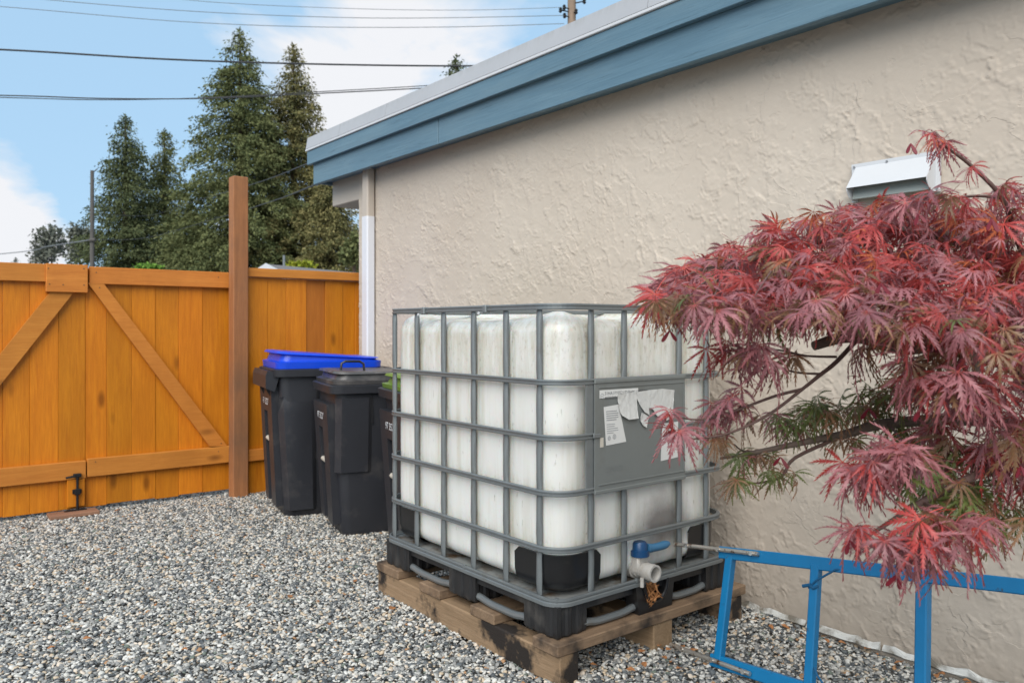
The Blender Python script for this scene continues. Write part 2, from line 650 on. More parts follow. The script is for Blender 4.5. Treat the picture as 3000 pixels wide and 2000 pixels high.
def gravel():
    M = Mat('pebble')
    at = M.node('ShaderNodeAttribute', attribute_type='INSTANCER', attribute_name='tint')
    c = M.ramp(at.outputs['Fac'], [(0, (.065, .072, .077)), (.10, (.105, .115, .12)), (.22, (.17, .175, .17)), (.36, (.26, .255, .24)),
                                   (.50, (.38, .37, .34)), (.64, (.50, .485, .44)), (.76, (.57, .555, .515)), (.84, (.46, .37, .265)),
                                   (.915, (.56, .48, .39)), (.965, (.34, .19, .095)), (.978, (.14, .165, .135))], const=True)
    nn = M.noise(M.coords(), 2.5, 4, .6)
    c = M.mix(.5, c, M.ramp(nn, [(.3, .55), (.7, 1.0)]), 'MULTIPLY')
    hs = M.node('ShaderNodeHueSaturation'); hs.inputs['Value'].default_value = 1.18
    M.l.new(c, hs.inputs['Color'])
    M.color(hs.outputs[0]); M.set(Roughness=.62, Specular_IOR_Level=.35)
    ng = bpy.data.node_groups.new('gravel_scatter', 'GeometryNodeTree')
    ng.interface.new_socket('Geometry', in_out='INPUT', socket_type='NodeSocketGeometry')
    ng.interface.new_socket('Geometry', in_out='OUTPUT', socket_type='NodeSocketGeometry')
    N, L = ng.nodes, ng.links
    gi, go = N.new('NodeGroupInput'), N.new('NodeGroupOutput')
    ds = N.new('GeometryNodeDistributePointsOnFaces')
    ds.inputs['Density'].default_value = 8600
    L.new(gi.outputs[0], ds.inputs['Mesh'])
    join = N.new('GeometryNodeJoinGeometry')
    for k in range(7):
        ico = N.new('GeometryNodeMeshIcoSphere')
        ico.inputs['Radius'].default_value = 1.0; ico.inputs['Subdivisions'].default_value = 2
        nzn = N.new('ShaderNodeTexNoise'); nzn.noise_dimensions = '4D'
        nzn.inputs['W'].default_value = k * 3.7 + .4; nzn.inputs['Scale'].default_value = .85; nzn.inputs['Detail'].default_value = 1.5
        sb = N.new('ShaderNodeVectorMath'); sb.operation = 'SUBTRACT'; sb.inputs[1].default_value = (.5, .5, .5)
        L.new(nzn.outputs['Color'], sb.inputs[0])
        sl = N.new('ShaderNodeVectorMath'); sl.operation = 'SCALE'; sl.inputs['Scale'].default_value = 1.7
        L.new(sb.outputs[0], sl.inputs[0])
        sp = N.new('GeometryNodeSetPosition')
        L.new(ico.outputs['Mesh'], sp.inputs['Geometry']); L.new(sl.outputs[0], sp.inputs['Offset'])
        tr = N.new('GeometryNodeTransform')
        tr.inputs['Scale'].default_value = (1.0, .62 + .06 * k, .38 + .04 * (k % 4))
        L.new(sp.outputs[0], tr.inputs['Geometry'])
        sm = N.new('GeometryNodeSetShadeSmooth'); L.new(tr.outputs[0], sm.inputs[0])
        g2 = N.new('GeometryNodeGeometryToInstance'); L.new(sm.outputs[0], g2.inputs[0])
        L.new(g2.outputs[0], join.inputs[0])
    io = N.new('GeometryNodeInstanceOnPoints')
    io.inputs['Pick Instance'].default_value = True
    L.new(ds.outputs['Points'], io.inputs['Points']); L.new(join.outputs[0], io.inputs['Instance'])
    ri = N.new('FunctionNodeRandomValue'); ri.data_type = 'INT'
    for i_ in ri.inputs:
        if i_.type == 'INT' and i_.name == 'Min': i_.default_value = 0
        if i_.type == 'INT' and i_.name == 'Max': i_.default_value = 6
    L.new([o for o in ri.outputs if o.type == 'INT'][0], io.inputs['Instance Index'])
    rr_ = N.new('FunctionNodeRandomValue'); rr_.data_type = 'FLOAT_VECTOR'
    rr_.inputs[0].default_value = (-.55, -.55, 0); rr_.inputs[1].default_value = (.55, .55, 6.283)
    L.new([o for o in rr_.outputs if o.type == 'VECTOR'][0], io.inputs['Rotation'])
    rs = N.new('FunctionNodeRandomValue'); rs.data_type = 'FLOAT'
    fi = [i_ for i_ in rs.inputs if i_.type == 'VALUE']
    fi[0].default_value = 0.0; fi[1].default_value = 1.0
    rs.inputs['Seed'].default_value = 5
    pw = N.new('ShaderNodeMath'); pw.operation = 'POWER'; pw.inputs[1].default_value = 2.0
    L.new([o for o in rs.outputs if o.type == 'VALUE'][0], pw.inputs[0])
    ma = N.new('ShaderNodeMath'); ma.operation = 'MULTIPLY_ADD'; ma.inputs[1].default_value = .0072; ma.inputs[2].default_value = .0058
    L.new(pw.outputs[0], ma.inputs[0])
    L.new(ma.outputs[0], io.inputs['Scale'])
    st = N.new('GeometryNodeStoreNamedAttribute'); st.data_type = 'FLOAT'; st.domain = 'INSTANCE'
    st.inputs['Name'].default_value = 'tint'
    rt = N.new('FunctionNodeRandomValue'); rt.data_type = 'FLOAT'; rt.inputs['Seed'].default_value = 9
    L.new(io.outputs[0], st.inputs['Geometry'])
    L.new([o for o in rt.outputs if o.type == 'VALUE'][0], [i_ for i_ in st.inputs if i_.name == 'Value'][0])
    # jitter height
    ti = N.new('GeometryNodeTranslateInstances')
    rz = N.new('FunctionNodeRandomValue'); rz.data_type = 'FLOAT_VECTOR'
    rz.inputs[0].default_value = (0, 0, -.004); rz.inputs[1].default_value = (0, 0, .006)
    rz.inputs['Seed'].default_value = 21
    L.new([o for o in rz.outputs if o.type == 'VECTOR'][0], ti.inputs['Translation'])
    L.new(st.outputs[0], ti.inputs['Instances'])
    ti.inputs['Local Space'].default_value = False
    ms = N.new('GeometryNodeSetMaterial'); ms.inputs['Material'].default_value = M.m
    L.new(ti.outputs[0], ms.inputs['Geometry'])
    L.new(ms.outputs[0], go.inputs[0])
    # patch with gentle undulation
    mb = MB()
    x0, x1, y0, y1, n = -1.0, W + .004, .4, 6.35, 34
    vs = []
    for j in range(n + 1):
        for i in range(n + 1):
            x = x0 + (x1 - x0) * i / n; y = y0 + (y1 - y0) * j / n
            z = .006 * math.sin(x * 2.3 + y) + .005 * math.sin(y * 3.1 - x * 1.7) - .006
            fx_, fy_ = min(1, max(0, (x - 2.05) / .25)), min(1, max(0, (2.08 - y) / .2))
            vs.append((x, y, z - .024 * fx_ * fy_))
    fs = [(j * (n + 1) + i, j * (n + 1) + i + 1, (j + 1) * (n + 1) + i + 1, (j + 1) * (n + 1) + i) for j in range(n) for i in range(n)]
    mb.add(vs, fs)
    o = part('gravel', mb, M.m, kind='stuff')
    o['label'] = 'loose grey, white and tan pebbles covering the yard'
    o['category'] = 'gravel'
    md = o.modifiers.new('scatter', 'NODES'); md.node_group = ng
    return o


gravel()


# ================================================================== house
house = thing('stucco_house', 'beige stucco house with blue fascia boards under a flat roof', 'house', (W + .3, 3.0, 0))
YC = atx(1051, 900, W).y          # where the wall ends


def stucco_wall():
    ys = np.concatenate([np.arange(-1.2, .85, .05), np.arange(.85, 3.4, .0052), np.arange(3.4, YC, .0072)])
    ys = np.append(ys, YC)
    zs = np.concatenate([np.arange(-.06, 2.62, .0056), [2.66, 2.72, 2.8]])
    Y, Z = np.meshgrid(ys, zs)
    h = np.zeros_like(Y)
    wx = fbm(Y * 9, Z * 9, 3, 4, .6) * .045; wz = fbm(Y * 9, Z * 9, 33, 4, .6) * .045
    wx = wx + fbm(Y * 38, Z * 38, 5, 2, .6) * .010; wz = wz + fbm(Y * 38, Z * 38, 35, 2, .6) * .010
    for k, (s, amp, wdt, t0) in enumerate(((3.0, .0035, .16, -.02), (4.2, .0034, .14, .06), (5.6, .0032, .12, .02), (7.6, .0029, .11, .10), (10.5, .0023, .10, .12))):
        a = R(20 + 33 * k)
        p, q = (Y + wx) * math.cos(a) + (Z + wz) * math.sin(a), -(Y + wx) * math.sin(a) + (Z + wz) * math.cos(a)
        n = fbm(p * s * .7, q * s * 1.3, 50 + 7 * k, 5, .55)
        dd = n - t0
        lip = np.where(dd > 0, np.exp(-np.abs(dd) / wdt), np.exp(-np.abs(dd) / .005))
        msk = np.clip(fbm(Y * 3.4, Z * 3.4, 90 + k, 3) * 3.2 + .45, 0, 1)
        h += amp * lip * msk
    rough = fbm(Y * 30, Z * 30, 200, 3, .6)
    spatter = np.clip(fbm(Y * 40, Z * 40, 230, 2) - .36, 0, 1) * np.clip(fbm(Y * 3, Z * 3, 240, 2) * 3, 0, 1)
    h += .0006 * rough + .006 * spatter + .0025 * fbm(Y * 1.6, Z * 1.6, 260, 2)
    edge = np.clip((Z + .02) / .05, 0, 1)
    X = W + .004 - h * edge
    nz_, ny_ = Y.shape
    co = np.stack([X.ravel() - house.location.x, Y.ravel() - house.location.y, Z.ravel()], 1).astype(np.float32)
    idx = np.arange(nz_ * ny_).reshape(nz_, ny_)
    q = np.stack([idx[:-1, :-1], idx[1:, :-1], idx[1:, 1:], idx[:-1, 1:]], -1).reshape(-1, 4)
    me = bpy.data.meshes.new('wall')
    me.vertices.add(len(co)); me.vertices.foreach_set('co', co.ravel())
    me.loops.add(q.size); me.loops.foreach_set('vertex_index', q.ravel().astype(np.int32))
    me.polygons.add(len(q)); me.polygons.foreach_set('loop_start', (np.arange(len(q)) * 4).astype(np.int32))
    me.update(calc_edges=True)
    me.polygons.foreach_set('use_smooth', np.ones(len(q), dtype=bool))
    me.materials.append(STUCCO)
    o = bpy.data.objects.new('wall', me); COL.objects.link(o); o.parent = house
    return o


stucco_wall()
part('side_wall', MB().box((W + .012, -1.2, .0), (W + .3, YC, 2.8)).box((W + .3, YC - .3, 0), (W + 5.5, YC - .001, 2.8)), STUCCO, house)
# header beam running on past the corner
zb = atx(975, 605, W).z
yb = atx(972, 560, W).y
part('header_beam', MB().box((W + .005, YC - .05, zb), (W + .30, yb, 2.72), bev=.006), BEIGE_PAINT, house)
# fascia: lower board, proud trim above it, white drip edge, sloped metal cap
XF = W - .16
y_end = atx(918, 540, XF).y
z_f0 = 2.555
ZF = [atx(920, 541, XF).z, atx(905, 483, XF - .03).z, atx(900, 446, XF - .03).z, atx(897, 402, XF - .05).z]
z0, z1, z2, z3 = ZF
y_split = atx(1283, 400, XF).y
part('fascia_board', MB().box((XF, y_split + .002, z0), (XF + .04, y_end, z1 + .01), bev=.003), FASCIA, house)
part('fascia_board', MB().box((XF + .002, -1.4, z0), (XF + .04, y_split - .002, z1 + .01), bev=.003), FASCIA, house)
part('fascia_trim', MB().box((XF - .035, -1.4, z1), (XF - .002, y_end + .05, z2), bev=.003), FASCIA, house)
part('fascia_return', MB().box((XF + .04, y_end - .03, z0 + .01), (W + 5.5, y_end - .002, z2 - .002), bev=.003), FASCIA, house)
part('soffit', MB().box((XF + .042, -1.4, z0 + .035), (W + .004, y_end - .032, z0 + .06)), FASCIA, house)
part('drip_edge', MB().box((XF - .046, -1.4, z2 + .002), (XF + .0, y_end + .065, z2 + .020), bev=.003), WHITE_METAL, house)
sp1, sp2 = atx(1006, 400, XF).y, atx(1143, 330, XF).y
for a, b in ((-1.4, 2.6), (2.6, sp2), (sp2, sp1), (sp1, y_end + .06)):
    pr = [(XF - .044, z2 + .022), (XF - .026, z3), (XF + .10, z3 + .006), (XF + .10, z3 - .03), (XF + .0, z3 - .03), (XF - .02, z2 + .022)]
    part('roof_flashing', MB().prism(pr, a + .0015, b - .0015), FLASH, house)
part('roof', MB().box((XF + .1, -1.4, z0 + .065), (W + 5.5, y_end - .035, z3 - .04)), FLASH, house)
# base: broken white flashing strip at the foot of the wall
M_BASE = plain('base_strip_white', (.55, .55, .52), .6, 0, .1, 12, dirt=((.16, .14, .11), 9, .44, .60))
yy = 2.25
segs = []
while yy > -1.1:
    ln = random.uniform(.28, .55)
    segs.append((yy - ln, yy - .012)); yy -= ln
for i, (a, b) in enumerate(segs):
    w_ = .008 + .010 * (i % 3 == 1)
    t = random.uniform(-.015, .015)
    mb = MB()
    n = 10
    pts = []
    for k in range(n + 1):
        y = a + (b - a) * k / n
        wob = .003 * math.sin(k * 1.9 + i) + .003 * math.sin(k * 4.1 + i)
        pts.append((y, wob))
    vs = []
    for y, wob in pts:
        vs += [(W - .012 - w_ + wob + t * (y - a), y, .0 + wob * .4), (W - .012 - w_ + .006 + wob, y, .012 + wob * 1.6), (W - .006, y, .020 + wob * 1.5), (W - .006, y, -.01)]
    fs = []
    for k in range(n):
        for m in range(4):
            q = (m + 1) % 4
            fs.append((k * 4 + m, k * 4 + q, k * 4 + 4 + q, k * 4 + 4 + m))
    fs += [(0, 1, 2, 3), (n * 4 + 3, n * 4 + 2, n * 4 + 1, n * 4)]
    mb.add(vs, fs)
    part('base_strip', mb, M_BASE, house)

# downspout
sx0, sx1 = W - .075, W - .006
sy0, sy1 = atx(1076, 800, sx0).y, atx(1060, 800, sx0).y
zj = aty(1075, 632, sy0).z
ds = thing('downspout', 'white downspout with beige upper length beside the blue fascia', 'downspout', (sx0, sy0, 0))


def spout(z0_, z1_, g=0.0):
    mb = MB()
    c = .010
    x0, x1, y0, y1 = sx0 - g, sx1, sy0 - g, sy1 + g
    pl = [(x0 + c, y0), (x1 - c, y0), (x1, y0 + c), (x1, y1 - c), (x1 - c, y1), (x0 + c, y1), (x0, y1 - c), (x0, y0 + c)]
    mb.loft([[(x, y, z0_) for x, y in pl], [(x, y, z1_) for x, y in pl]])
    return mb


part('lower_pipe', spout(.03, zj, .003), SPOUT_WHITE, ds)
part('upper_pipe', spout(zj - .05, z0 + .03), BEIGE_PAINT, ds, label='beige painted upper pipe')

# wall vent hood
a_, b_ = atx(2500, 487, W), atx(2759, 441, W)
vy0, vy1, vzt = b_.y, a_.y, (a_.z + b_.z) / 2
vzb = vzt - .150
vent = thing('wall_vent', 'white sheet metal vent hood on the stucco wall above the red maple', 'vent', (W, (vy0 + vy1) / 2, vzb))
part('flange', MB().box((W - .012, vy0, vzb), (W - .004, vy0 + .022, vzt)).box((W - .012, vy1 - .022, vzb), (W - .004, vy1, vzt))
     .box((W - .0125, vy0 - .001, vzt - .02), (W - .0042, vy1 + .001, vzt + .002)), WHITE_METAL, vent)
yi0, yi1 = vy0 + .018, vy1 - .018
pr = [(W - .012, vzt - .012), (W - .085, vzb + .052), (W - .088, vzb + .047), (W - .082, vzb + .047), (W - .014, vzt - .018)]
part('hood', MB().prism(pr, yi0, yi1), WHITE_METAL, vent)
sidep = [(W - .011, vzt - .014), (W - .084, vzb + .05), (W - .083, vzb + .036), (W - .066, vzb + .012), (W - .04, vzb), (W - .011, vzb)]
part('side_cheek', MB().prism(sidep, yi0 - .002, yi0 + .001), WHITE_METAL, vent)
part('side_cheek', MB().prism(sidep, yi1 - .001, yi1 + .002), WHITE_METAL, vent)
part('damper_flap', MB().prism([(W - .02, vzt - .03), (W - .052, vzb + .006), (W - .048, vzb + .004), (W - .014, vzt - .03)], yi0 + .006, yi1 - .006),
     plain('vent_flap', (.32, .35, .33), .5, .2), vent)
for (y, z) in ((vy0 + .011, vzb + .012), (vy1 - .011, vzt - .01), (vy0 + (vy1 - vy0) * .58, vzt - .008)):
    part('screw', MB().tube([(W - .012, y, z), (W - .017, y, z)], .0045, 8), PRINT_G, vent)

# ================================================================== fence and gate
GY = 6.14           # front face of the gate boards
us = [87, 171, 244, 313, 387, 456, 525, 594, 663]
gx_ = [aty(u, 1100, GY).x for u in us]
XS = aty(250, 1100, GY).x
ZT, ZB = 1.684, .025
left = [gx_[0] - .152 * k for k in range(4, 0, -1)]
lb = left + [gx_[0], gx_[1], XS]
gx_[-1] += .03
rb = [XS] + gx_[3:] + [gx_[-1] + .012]
gl = thing('wooden_gate', 'orange cedar gate leaf with drop bolt and square top plate', 'gate', (lb[0], GY, 0), group='leaves of the double gate')
gr = thing('wooden_gate', 'orange cedar gate leaf hung beside the tall brown post', 'gate', (rb[-1], GY, 0), group='leaves of the double gate')


def boards(edges, y, z0_, z1_, parent, mat, gap=.0008, name='board'):
    for i in range(len(edges) - 1):
        jy = random.choice((0, .0035, .007)) + random.uniform(0, .002)
        part(name, MB().box((edges[i] + gap / 2, y + jy, z0_ + random.uniform(-.006, .006)), (edges[i + 1] - gap / 2, y + jy + .019, z1_), bev=.0022), mat, parent)


boards(lb, GY, ZB, ZT - .012, gl, CEDAR_V)
boards(rb[:-1], GY, ZB, ZT - .012, gr, CEDAR_V)
RT = .037


def rail(name, x0, x1, z0_, z1_, parent, mat=CEDAR_H, t=RT, y=GY):
    return part(name, MB().box((x0, y - t, z0_), (x1, y - .0015, z1_), bev=.003), mat, parent)


rail('top_rail', lb[0], aty(132, 800, GY).x, ZT - .118, ZT, gl)
xr0 = aty(259, 800, GY).x
rail('top_rail', xr0 - .0, rb[-1], ZT - .122, ZT - .004, gr)
px0, px1 = aty(134, 800, GY - .04).x, aty(258, 800, GY - .04).x
part('top_plate', MB().box((px0, GY - .058, ZT - .185), (px1 - .004, GY - .003, ZT + .004), bev=.003), CEDAR_H, gl)
rail('bottom_rail', lb[0], aty(249, 1360, GY).x, .232, .352, gl)
rail('bottom_rail', aty(253, 1360, GY).x, rb[-1], .238, .362, gr)


def brace(pts, parent, mat):
    """pts: four outline corners in (x,z)"""
    mb = MB().prism(pts, GY - RT + .001, GY - .002)
    return part('diagonal_brace', mb, mat, parent)


def xz(u, v, y=GY - RT):
    p = aty(u, v, y); return (p.x, p.z)


brace([xz(258, 829), xz(303, 829), xz(667, 1307), xz(615, 1307)], gr, CEDAR_D1)
a1, a2 = xz(152, 850), xz(221, 850)
sl = (xz(152, 850)[1] - xz(0, 1038)[1]) / (xz(152, 850)[0] - xz(0, 1038)[0])
dz = a1[1] - .362
brace([a1, a2, (a2[0] - dz / sl, .362), (a1[0] - dz / sl, .362)], gl, CEDAR_D2)
NAIL = plain('nail_head', (.10, .075, .05), .5, .5)
for (u, v, t_) in ((142, 786, .0585), (246, 787, .0585), (145, 832, .0585), (246, 835, .0585), (185, 834, .0585)):
    q = aty(u, v, GY - t_)
    part('nail', MB().tube([(q.x, GY - t_ + .002, q.z), (q.x, GY - t_ - .0012, q.z)], .0042, 7), NAIL, gl)
for (u, v) in ((282, 798), (640, 812), (640, 1322), (280, 1352), (292, 842), (648, 1298)):
    q = aty(u, v, GY - RT)
    part('nail', MB().tube([(q.x, GY - RT + .002, q.z), (q.x, GY - RT - .0012, q.z)], .0042, 7), NAIL, gr)
# drop bolt on the left leaf
bx0, bx1 = aty(197, 1440, GY - RT).x, aty(249, 1440, GY - RT).x
part('bolt_block', MB().box((bx0, GY - RT - .001, .045), (bx1, GY - .003, .230), bev=.003), CEDAR_V, gl)
bxm = aty(227, 1440, GY - .06).x
zr = aty(227, 1392, GY - .06).z
bolt = part('drop_bolt', MB().tube([(bxm, GY - .058, .02), (bxm, GY - .058, zr)], .0085, 10).tube([(bxm + .012, GY - .058, zr), (bxm - .07, GY - .06, zr - .01)], .0075, 8), BLACK_M, gl, smooth=True)
part('keeper', MB().box((bxm - .028, GY - .050, .135), (bxm + .028, GY - RT - .002, .165), bev=.002).box((bxm - .018, GY - .07, .13), (bxm + .018, GY - .05, .17), bev=.003), BLACK_M, bolt)
part('keeper', MB().box((bxm - .024, GY - .070, zr - .012), (bxm + .024, GY - RT - .002, zr + .012), bev=.003), BLACK_M, bolt)
part('strike_plate', MB().box((bxm - .08, GY - .07, .024), (bxm + .055, GY - .042, .030)), BLACK_M, bolt)
# board lying under the bolt
p1, p2 = atz(157, 1522, .03), atz(302, 1500, .03)
solo('ground_board', MB().box((p1.x, 5.98, .0), (p2.x, 6.12, .024), M=Matrix.Rotation(R(2), 4, 'Z') if False else None, bev=.003), REDWOOD,
     'short reddish board lying on the gravel under the drop bolt', 'board', loc=(p1.x, 5.98, 0))
# tall post
q0, q1 = aty(684, 1200, 5.955).x, aty(727, 1200, 5.955).x
zp = aty(700, 516, 5.955).z
post = MB().box((q0, 5.955, -.05), (q1 + .002, 5.955 + .105, zp), bev=.005)
solo('fence_post', post, POST_W, 'tall square brown timber post rising above the orange fence', 'post', loc=(q0, 5.955, 0))
# far gate post, just out of frame
solo('fence_post', MB().box((lb[0] - .13, 6.0, -.05), (lb[0] - .02, 6.11, 1.75), bev=.005), POST_W, 'brown timber post at the hinge side of the gate leaf with the drop bolt', 'post', loc=(lb[0] - .13, 6.0, 0))
# fixed fence on to the house
FY = 6.03
fence = thing('board_fence', 'short orange cedar fence between the tall post and the downspout', 'fence', (q1, FY, 0))
fe = [aty(u, 1000, FY).x for u in (724, 784, 839, 898, 953, 1004, 1042, 1072)]
dep = [.0, .004, .001, .010, .0, .008, .002]
CEDAR_DK = wood('cedar_board_dark', (.34, .10, .012), (.46, .155, .018), 'z', .55, .4, vary=.1)
for i in range(len(fe) - 1):
    part('board', MB().box((fe[i] + .0004, FY + dep[i], -.01), (fe[i + 1] - .0004, FY + dep[i] + .019, 1.645), bev=.0022), CEDAR_DK if i == 3 else CEDAR_V, fence)
part('top_rail', MB().box((q1 + .003, FY - .04, 1.648), (fe[-1], FY + .05, 1.715), bev=.003), CEDAR_H, fence)
part('bottom_rail', MB().box((q1 + .003, FY - .04, .248), (fe[-1] - .005, FY - .0015, .335), bev=.003), CEDAR_H, fence)
# fence beyond the frame to the left
fl = thing('board_fence', 'orange cedar fence running on beyond the hinge post', 'fence', (lb[0] - .13, 6.08, 0))
boards([lb[0] - .135 - .14 * k for k in range(14, -1, -1)], 6.06, 0, 1.64, fl, CEDAR_V)
part('top_rail', MB().box((lb[0] - 2.1, 6.02, 1.645), (lb[0] - .135, 6.1, 1.70), bev=.003), CEDAR_H, fl)


# ================================================================== text helper
def text_mesh(s, size, align='LEFT'):
    cu = bpy.data.curves.new('lettering', 'FONT')
    cu.body = s; cu.size = size; cu.align_x = align; cu.resolution_u = 2
    o = bpy.data.objects.new('lettering', cu)
    COL.objects.link(o)
    bpy.context.view_layer.update()
    me = bpy.data.meshes.new_from_object(o.evaluated_get(bpy.context.evaluated_depsgraph_get()))
    bpy.data.objects.remove(o); bpy.data.curves.remove(cu)
    return me


def lettering(s, size, M, mat, parent, local=False, align='LEFT', name='lettering'):
    """flat letters; M maps letter space (x right, y up, z out) to world (or to the parent's space if local)"""
    me = text_mesh(s, size, align)
    off = Matrix.Identity(4) if local else Matrix.Translation(-rootloc(parent))
    me.transform(off @ M)
    me.materials.clear(); me.materials.append(mat)
    o = bpy.data.objects.new(name, me); COL.objects.link(o); o.parent = parent
    return o


def rrect(x0, x1, y0, y1, r, z, n=8):
    pts = []
    for cx, cy, a in ((x0 + r, y0 + r, 180), (x1 - r, y0 + r, 270), (x1 - r, y1 - r, 0), (x0 + r, y1 - r, 90)):
        for k in range(n + 1):
            t = R(a + 90 * k / n)
            pts.append(Vector((cx + r * math.cos(t), cy + r * math.sin(t), z)))
    return pts


# ================================================================== wheeled bins
def make_bin(label, loc, rotz, L, Wd, Hb, lidmat, big, textcode, lidname):
    """local frame: front faces -x, long side along x, camera sees the -y side"""
    b = thing('wheeled_bin', label, 'bin', loc, rotz, 'wheeled bins by the fence')
    # body: lofted, narrower at the foot
    tp = .86 if big else .82
    rings = []
    hx, hy = L / 2, Wd / 2
    for t in (0, .03, .35, .7, .93, 1.0):
        k = tp + (1 - tp) * t
        z = -.005 + (Hb + .005) * t
        s_ = k * (.97 if t == 0 else 1)
        rings.append(rrect(-hx * s_, hx * s_, -hy * s_, hy * s_, .07 * s_, z, 5))
    part('body', MB().loft(rings), BIN_P, b, smooth=True, auto=40, local=True)

    def side_y(z, off=0.0):
        t = (z - .03) / (Hb - .03); return -hy * (tp + (1 - tp) * t) - off

    def front_x(z, off=0.0):
        t = (z - .03) / (Hb - .03); return -hx * (tp + (1 - tp) * t) - off
    # front panel with a tall slot and a grab bar
    zt, zs, zb_ = Hb - .12, Hb * .70, .06 if big else .06
    fw = hy * .78
    sw = fw * .42

    def slab(y0, y1, z0_, z1_, o=.045):
        vs = []
        for z in (z0_, z1_):
            k = tp + (1 - tp) * (z - .03) / (Hb - .03)
            for (x, y) in ((front_x(z, o), y0 * k), (front_x(z, o), y1 * k), (front_x(z, -.03), y1 * k), (front_x(z, -.03), y0 * k)):
                vs.append((x, y, z))
        return vs, [(0, 1, 2, 3), (4, 7, 6, 5), (0, 4, 5, 1), (1, 5, 6, 2), (2, 6, 7, 3), (3, 7, 4, 0)]
    fp = MB()
    fp.add(*slab(-fw, -sw * .55, zb_, zs)); fp.add(*slab(sw * .9, fw, zb_, zs)); fp.add(*slab(-fw, fw, zs, zt))
    part('front_panel', fp, BIN_P, b, local=True)
    part('slot_back', MB().add(*slab(-sw * .56, sw * .92, zb_ + .02, zs - .002, .006)), BIN_DARK, b, local=True)
    zbar = Hb * (.50 if big else .47)
    xb = front_x(zbar, .030)
    part('grab_bar', MB().tube([(xb, -sw * .6, zbar), (xb, sw * .95, zbar)], .0155, 12), BAR_BEIGE, b, smooth=True, local=True)
    # cheek at the front of the side
    c0, c1 = (-hx * .99, -hx * .22) if big else (-hx * .97, -hx * .15)
    z_lo, z_hi = (.04, Hb * .70) if big else (Hb * .42, Hb - .08)
    off = .030 if big else .016
    for sgn in (1, -1):
        ck = MB()
        lo, hi = [], []
        prof = [(c0, -.03), (c0 + .03, off), (c1 - .06, off), (c1, -.02)]
        for (x, o_) in prof:
            kk = tp + (1 - tp) * (z_lo - .03) / (Hb - .03)
            lo.append((x * (kk if big else 1), sgn * side_y(z_lo, o_), z_lo))
            hi.append((x, sgn * side_y(z_hi, o_ if not big else o_ - .002), z_hi))
        if big:
            top = [(x * .98, sgn * side_y(z_hi + .11, -.012), z_hi + .11) for (x, o_) in prof]
            ck.loft([lo, hi, top])
        else:
            ck.loft([lo, hi])
        part('side_cheek', ck, BIN_P, b, smooth=True, auto=30, local=True)
    # rim
    rim = []
    for (o_, z) in ((.010, Hb - .055), (.030, Hb - .050), (.034, Hb - .004), (.026, Hb), (-.01, Hb)):
        rim.append(rrect(-hx - o_ - .004, hx + o_, -hy - o_, hy + o_, .08, z, 5))
    part('rim', MB().loft(rim), BIN_P, b, smooth=True, auto=40, local=True)
    if big:   # lifting pocket at the front rim
        pk = [(-hx - .065, Hb - .01), (-hx - .078, Hb - .04), (-hx - .078, Hb - .125), (-hx - .02, Hb - .15), (-hx + .02, Hb - .02)]
        part('lifting_pocket', MB().prism(pk, -hy * .92, hy * .92), BIN_P, b, local=True)
        for wa, wb2 in ((-.62, -.52), (.2, .3)):
            part('pocket_web', MB().prism([(-hx - .06, Hb - .14), (-hx + .01, Hb - .05), (-hx + .05, Hb - .23), (-hx - .01, Hb - .23)], hy * wa, hy * wb2), BIN_DARK, b, local=True)
    # lid: raised at the front, falling towards the hinge
    lid = thing_lid = MB()
    zf, zk = (Hb + .120, Hb + .040) if big else (Hb + .085, Hb + .060)
    ring = []
    e = .012

    def lring(o_, zfun, r=.07, xo=0.0):
        pts = rrect(-hx - o_ + xo, hx + o_, -hy - o_, hy + o_, r, 0, 5)
        return [Vector((p.x, p.y, zfun(p.x))) for p in pts]

    def sl_(x):
        t = (x + hx) / (2 * hx)
        t = min(1, max(0, t))
        return zf + (zk - zf) * t ** (1.0 if big else .6)
    ring.append(lring(e, lambda x: Hb + .002))
    ring.append(lring(e + .004, lambda x: Hb + .045 * (1 if big else .55)))
    ring.append(lring(-.012, lambda x: Hb + .052 * (1 if big else .6)))
    ring.append(lring(-.016, lambda x: max(Hb + .06, sl_(x) - .022), xo=.01))
    ring.append(lring(.004 if big else .0, lambda x: max(Hb + .064, sl_(x) - .014), xo=-.004))
    ring.append(lring(-.006, lambda x: max(Hb + .07, sl_(x)), xo=.0))
    ring.append(lring(-.05, lambda x: max(Hb + .072, sl_(x) + .006), .05))
    ring.append(lring(-.13, lambda x: max(Hb + .072, sl_(x) + (.002 if big else -.004)), .04))
    part('lid', MB().loft(ring), lidmat, b, smooth=True, auto=30, local=True, label=lidname)
    if not big:
        hxp = -hx + .09
        part('lid_handle', MB().tube([(hxp - .01, -hy * .25, sl_(hxp) - .005), (hxp - .005, -hy * .25, sl_(hxp) + .045), (hxp + .02, -hy * .25, sl_(hxp) + .058),
                                      (hxp + .11, -hy * .25, sl_(hxp) + .056), (hxp + .135, -hy * .25, sl_(hxp) + .04), (hxp + .14, -hy * .25, sl_(hxp) - .01)], .008, 8),
             BLACK_SHINY, b, smooth=True, local=True)
    # groove, wheels, handle at the back
    part('side_rib', MB().box((-hx * .28, side_y(Hb * .86, .004), Hb * .74), (-hx * .24, side_y(Hb * .86, -.03), Hb - .06)), BIN_DARK, b, local=True)
    for sgn in (-1, 1):
        w = part('wheel', MB().tube([(hx * .74, sgn * (hy * tp + .01), .13), (hx * .74, sgn * (hy * tp - .05), .13)], .13, 20), BLACK_P, b, smooth=True, auto=40, local=True)
        part('hub', MB().tube([(hx * .74, sgn * (hy * tp + .014), .13), (hx * .74, sgn * (hy * tp - .02), .13)], .05, 14), BIN_P, w, smooth=True, auto=40, local=True)
